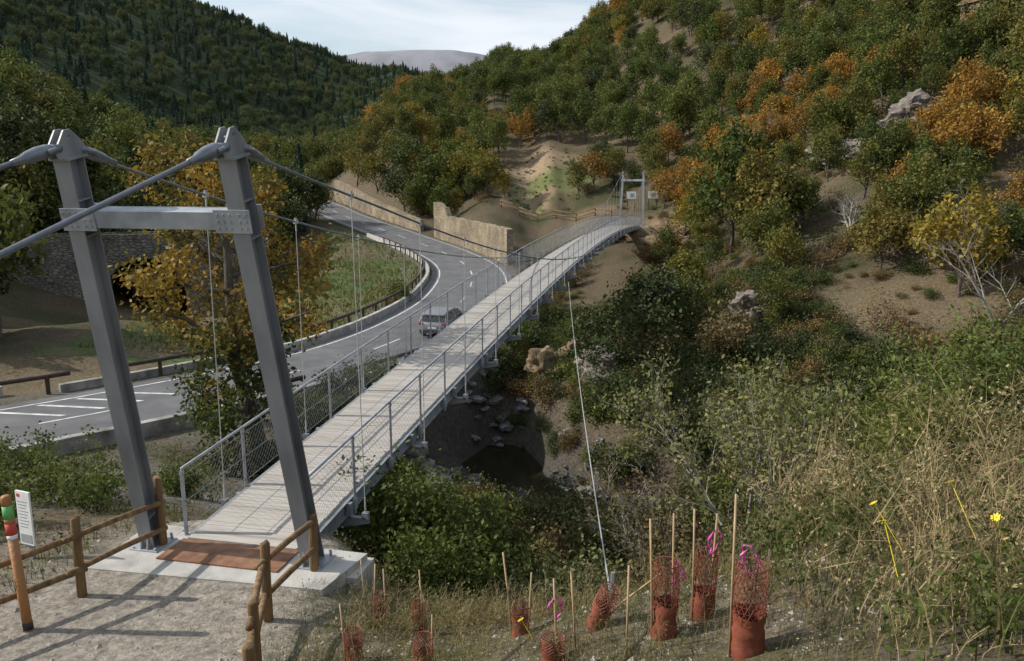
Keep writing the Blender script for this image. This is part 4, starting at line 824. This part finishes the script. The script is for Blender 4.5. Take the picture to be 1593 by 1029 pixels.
blades('weed_stalks',X,Y,R.uniform(.9,1.7,len(X))*np.clip((X-1.2)/2.2,.4,1.0),.011,.9,'tan','tall thick straw-coloured dead stalks',twigs=9,lv=7,leafn=7000,leafm='tan',ls=.028)
n=5500; X=R.uniform(2.2,13,n); Y=R.uniform(3.5,15.5,n); cl=fbm(X*.7+33,Y*.7,3); k=(X>2.9+R.uniform(-.6,.6,n))&(cl>-.05); X,Y=X[k],Y[k]
blades('green_undergrowth',X,Y,R.uniform(.3,.95,len(X)),.006,.5,'grassm','green leafy undergrowth among dry weeds',twigs=4,lv=4,leafn=42000,leafm='green',ls=.034)
n=30000; X=R.uniform(-4.5,5,n); Y=R.uniform(5.5,14,n); g_=fbm(X*1.1,Y*1.1,3); dpp=pdist(X,Y,PATH); k=(g_>-.12)&(dpp>1.6)&(X>-3.2+R.uniform(-.3,.6,n)); X,Y=X[k],Y[k]
blades('grass',X,Y,R.uniform(.05,.26,len(X)),.0045,.9,'grassm','sparse dry grass tufts on the bank',twigs=0,lv=3,leafn=9000,leafm='sage',ls=.018)
n=16000; X=R.uniform(-16,-4.7,n); Y=R.uniform(8,27,n); g_=fbm(X*.8+7,Y*.8,3); dpp=pdist(X,Y,PATH); z_,dr_,dp_,drd_,rt_=H(X,Y,True); k=(g_>-.05)&(dpp>2.2)&(drd_>5); X,Y=X[k],Y[k]
blades('meadow_grass',X,Y,R.uniform(.1,.35,len(X)),.009,.8,'grassm','green grass tufts between path and road',twigs=0,lv=3,leafn=8000,leafm='green',ls=.04)
n=3600; X=R.uniform(-2.7,4.5,n); Y=R.uniform(9.2,14,n); k=(X>-2.3)&(Y>9.4+.1*X); X,Y=X[k],Y[k]
blades('dry_scrub',X,Y,R.uniform(.2,.75,len(X)),.004,.7,'tan','brown dry scrub along the edge of the bank',twigs=5,lv=4,leafn=14000,leafm='sage',ls=.022)
n=2200; X=R.uniform(-2.6,2.8,n); Y=R.uniform(6.6,10.5,n); cl=fbm(X*1.6,Y*1.6,2); k=(cl>.0); X,Y=X[k],Y[k]
blades('dry_herbs',X,Y,R.uniform(.15,.55,len(X)),.003,.7,'tan','thin dry herbs between the tree guards',twigs=5,lv=4,leafn=5000,leafm='russet',ls=.016)
n=14000; X=R.uniform(-25,-1,n); Y=R.uniform(45,110,n); z_,dr_,dp_,drd_,rt_=H(X,Y,True); k=(~rt_)&(drd_>5)&(drd_<22); X,Y=X[k],Y[k]
blades('embankment_grass',X,Y,R.uniform(.2,.5,len(X)),.06,.8,'grassm','green grass on the embankment inside the bend',twigs=0,lv=3)
fm=MB(); fm.tube([(0,0,-.5),(.02,0,0)],.004,4)
for k in range(9): fm.box((.022*math.cos(k*.7),.022*math.sin(k*.7),.005),(.035,.014,.004),Matrix.Rotation(k*.7,3,'Z'))
fme=fm.mesh('yellow_flower',[M['flower']])
for x,y,dh in ((3.05,6.2,.95),(3.8,6.6,1.0),(3.6,5.6,.9),(.1,8.3,.3),(3.3,6.9,.9)):
    obj('yellow_flower',fme,None,(x,y,h1(x,y)+dh),(-.6,.1,rs.uniform(0,3)),label='small yellow flower among the dry weeds',category='flower',group='yellow flowers in the weeds')
def gravel():
    n=14000; X=np.concatenate([R.uniform(-9,-2.4,n//2),R.uniform(-3,3.5,n//2)]); Y=np.concatenate([R.uniform(6,13,n//2),R.uniform(6,11,n//2)]); k=~((X>-6.9)&(X<-2.2)&(Y>10.6)); X,Y=X[k],Y[k]; n=len(X); Z=H(X,Y)
    s=((R.pareto(2.5,n)*.007+.007).clip(.007,.06))[:,None]; c=np.stack([X,Y,Z],-1)
    oc=np.array([(1,0,0),(0,1,0),(-1,0,0),(0,-1,0),(0,0,.7),(0,0,-.7)],float); V=(c[:,None,:]+oc[None]*s[:,None,:]*R.uniform(.6,1.3,(n,6,1))).reshape(-1,3)
    tri=np.array([(0,1,4),(1,2,4),(2,3,4),(3,0,4)]); F=(np.arange(n)[:,None,None]*6+tri[None]).reshape(-1,3)
    obj('gravel',npmesh('gravel',V,F,[M['gravelstone']]),None,kind='stuff',label='loose pale gravel stones on the path and bank',category='gravel')
gravel()
# ------------------------------------------------------------------ sky, sun, camera
SD=Vector((-.92,.06,.68)).normalized(); el=math.asin(SD.z); az=math.atan2(SD.x,SD.y)
wd=bpy.data.worlds.new('World'); sc.world=wd; wd.use_nodes=True; N=wd.node_tree.nodes; L=wd.node_tree.links; bg=N['Background']
sk=N.new('ShaderNodeTexSky'); sk.sky_type='NISHITA'; sk.sun_disc=False; sk.sun_elevation=el; sk.sun_rotation=az; sk.air_density=1.2; sk.dust_density=1.5
tc=N.new('ShaderNodeTexCoord'); mp=N.new('ShaderNodeMapping'); mp.inputs['Scale'].default_value=(1,1,3.2); nz=N.new('ShaderNodeTexNoise'); nz.inputs['Scale'].default_value=3.4; nz.inputs['Detail'].default_value=8; nz.inputs['Distortion'].default_value=.5
L.new(tc.outputs['Generated'],mp.inputs[0]); L.new(mp.outputs[0],nz.inputs['Vector']); rr_=N.new('ShaderNodeValToRGB'); rr_.color_ramp.elements[0].position=.36; rr_.color_ramp.elements[1].position=.64; L.new(nz.outputs[0],rr_.inputs[0])
mx=N.new('ShaderNodeMix'); mx.data_type='RGBA'; L.new(rr_.outputs[0],mx.inputs[0]); L.new(sk.outputs[0],mx.inputs[6]); mx.inputs[7].default_value=(5.9,6.25,6.7,1); L.new(mx.outputs[2],bg.inputs[0]); bg.inputs[1].default_value=.15
Ls=bpy.data.lights.new('sun','SUN'); Ls.energy=5.0; Ls.angle=math.radians(.5); Ls.color=(1,.95,.87); lo=bpy.data.objects.new('sun',Ls); COL.objects.link(lo); lo.rotation_euler=(-SD).to_track_quat('-Z','Y').to_euler(); lo.location=(-40,10,60)
cam=bpy.data.cameras.new('camera'); co=bpy.data.objects.new('camera',cam); COL.objects.link(co); co.location=(0,0,6); co.rotation_euler=(math.radians(79.1),0,0); cam.lens=28.25; cam.clip_end=20000; cam.clip_start=.05
sc.camera=co; sc.view_settings.view_transform='Standard'; sc.view_settings.look='None'; sc.view_settings.exposure=0
print('done',time.time()-T0)
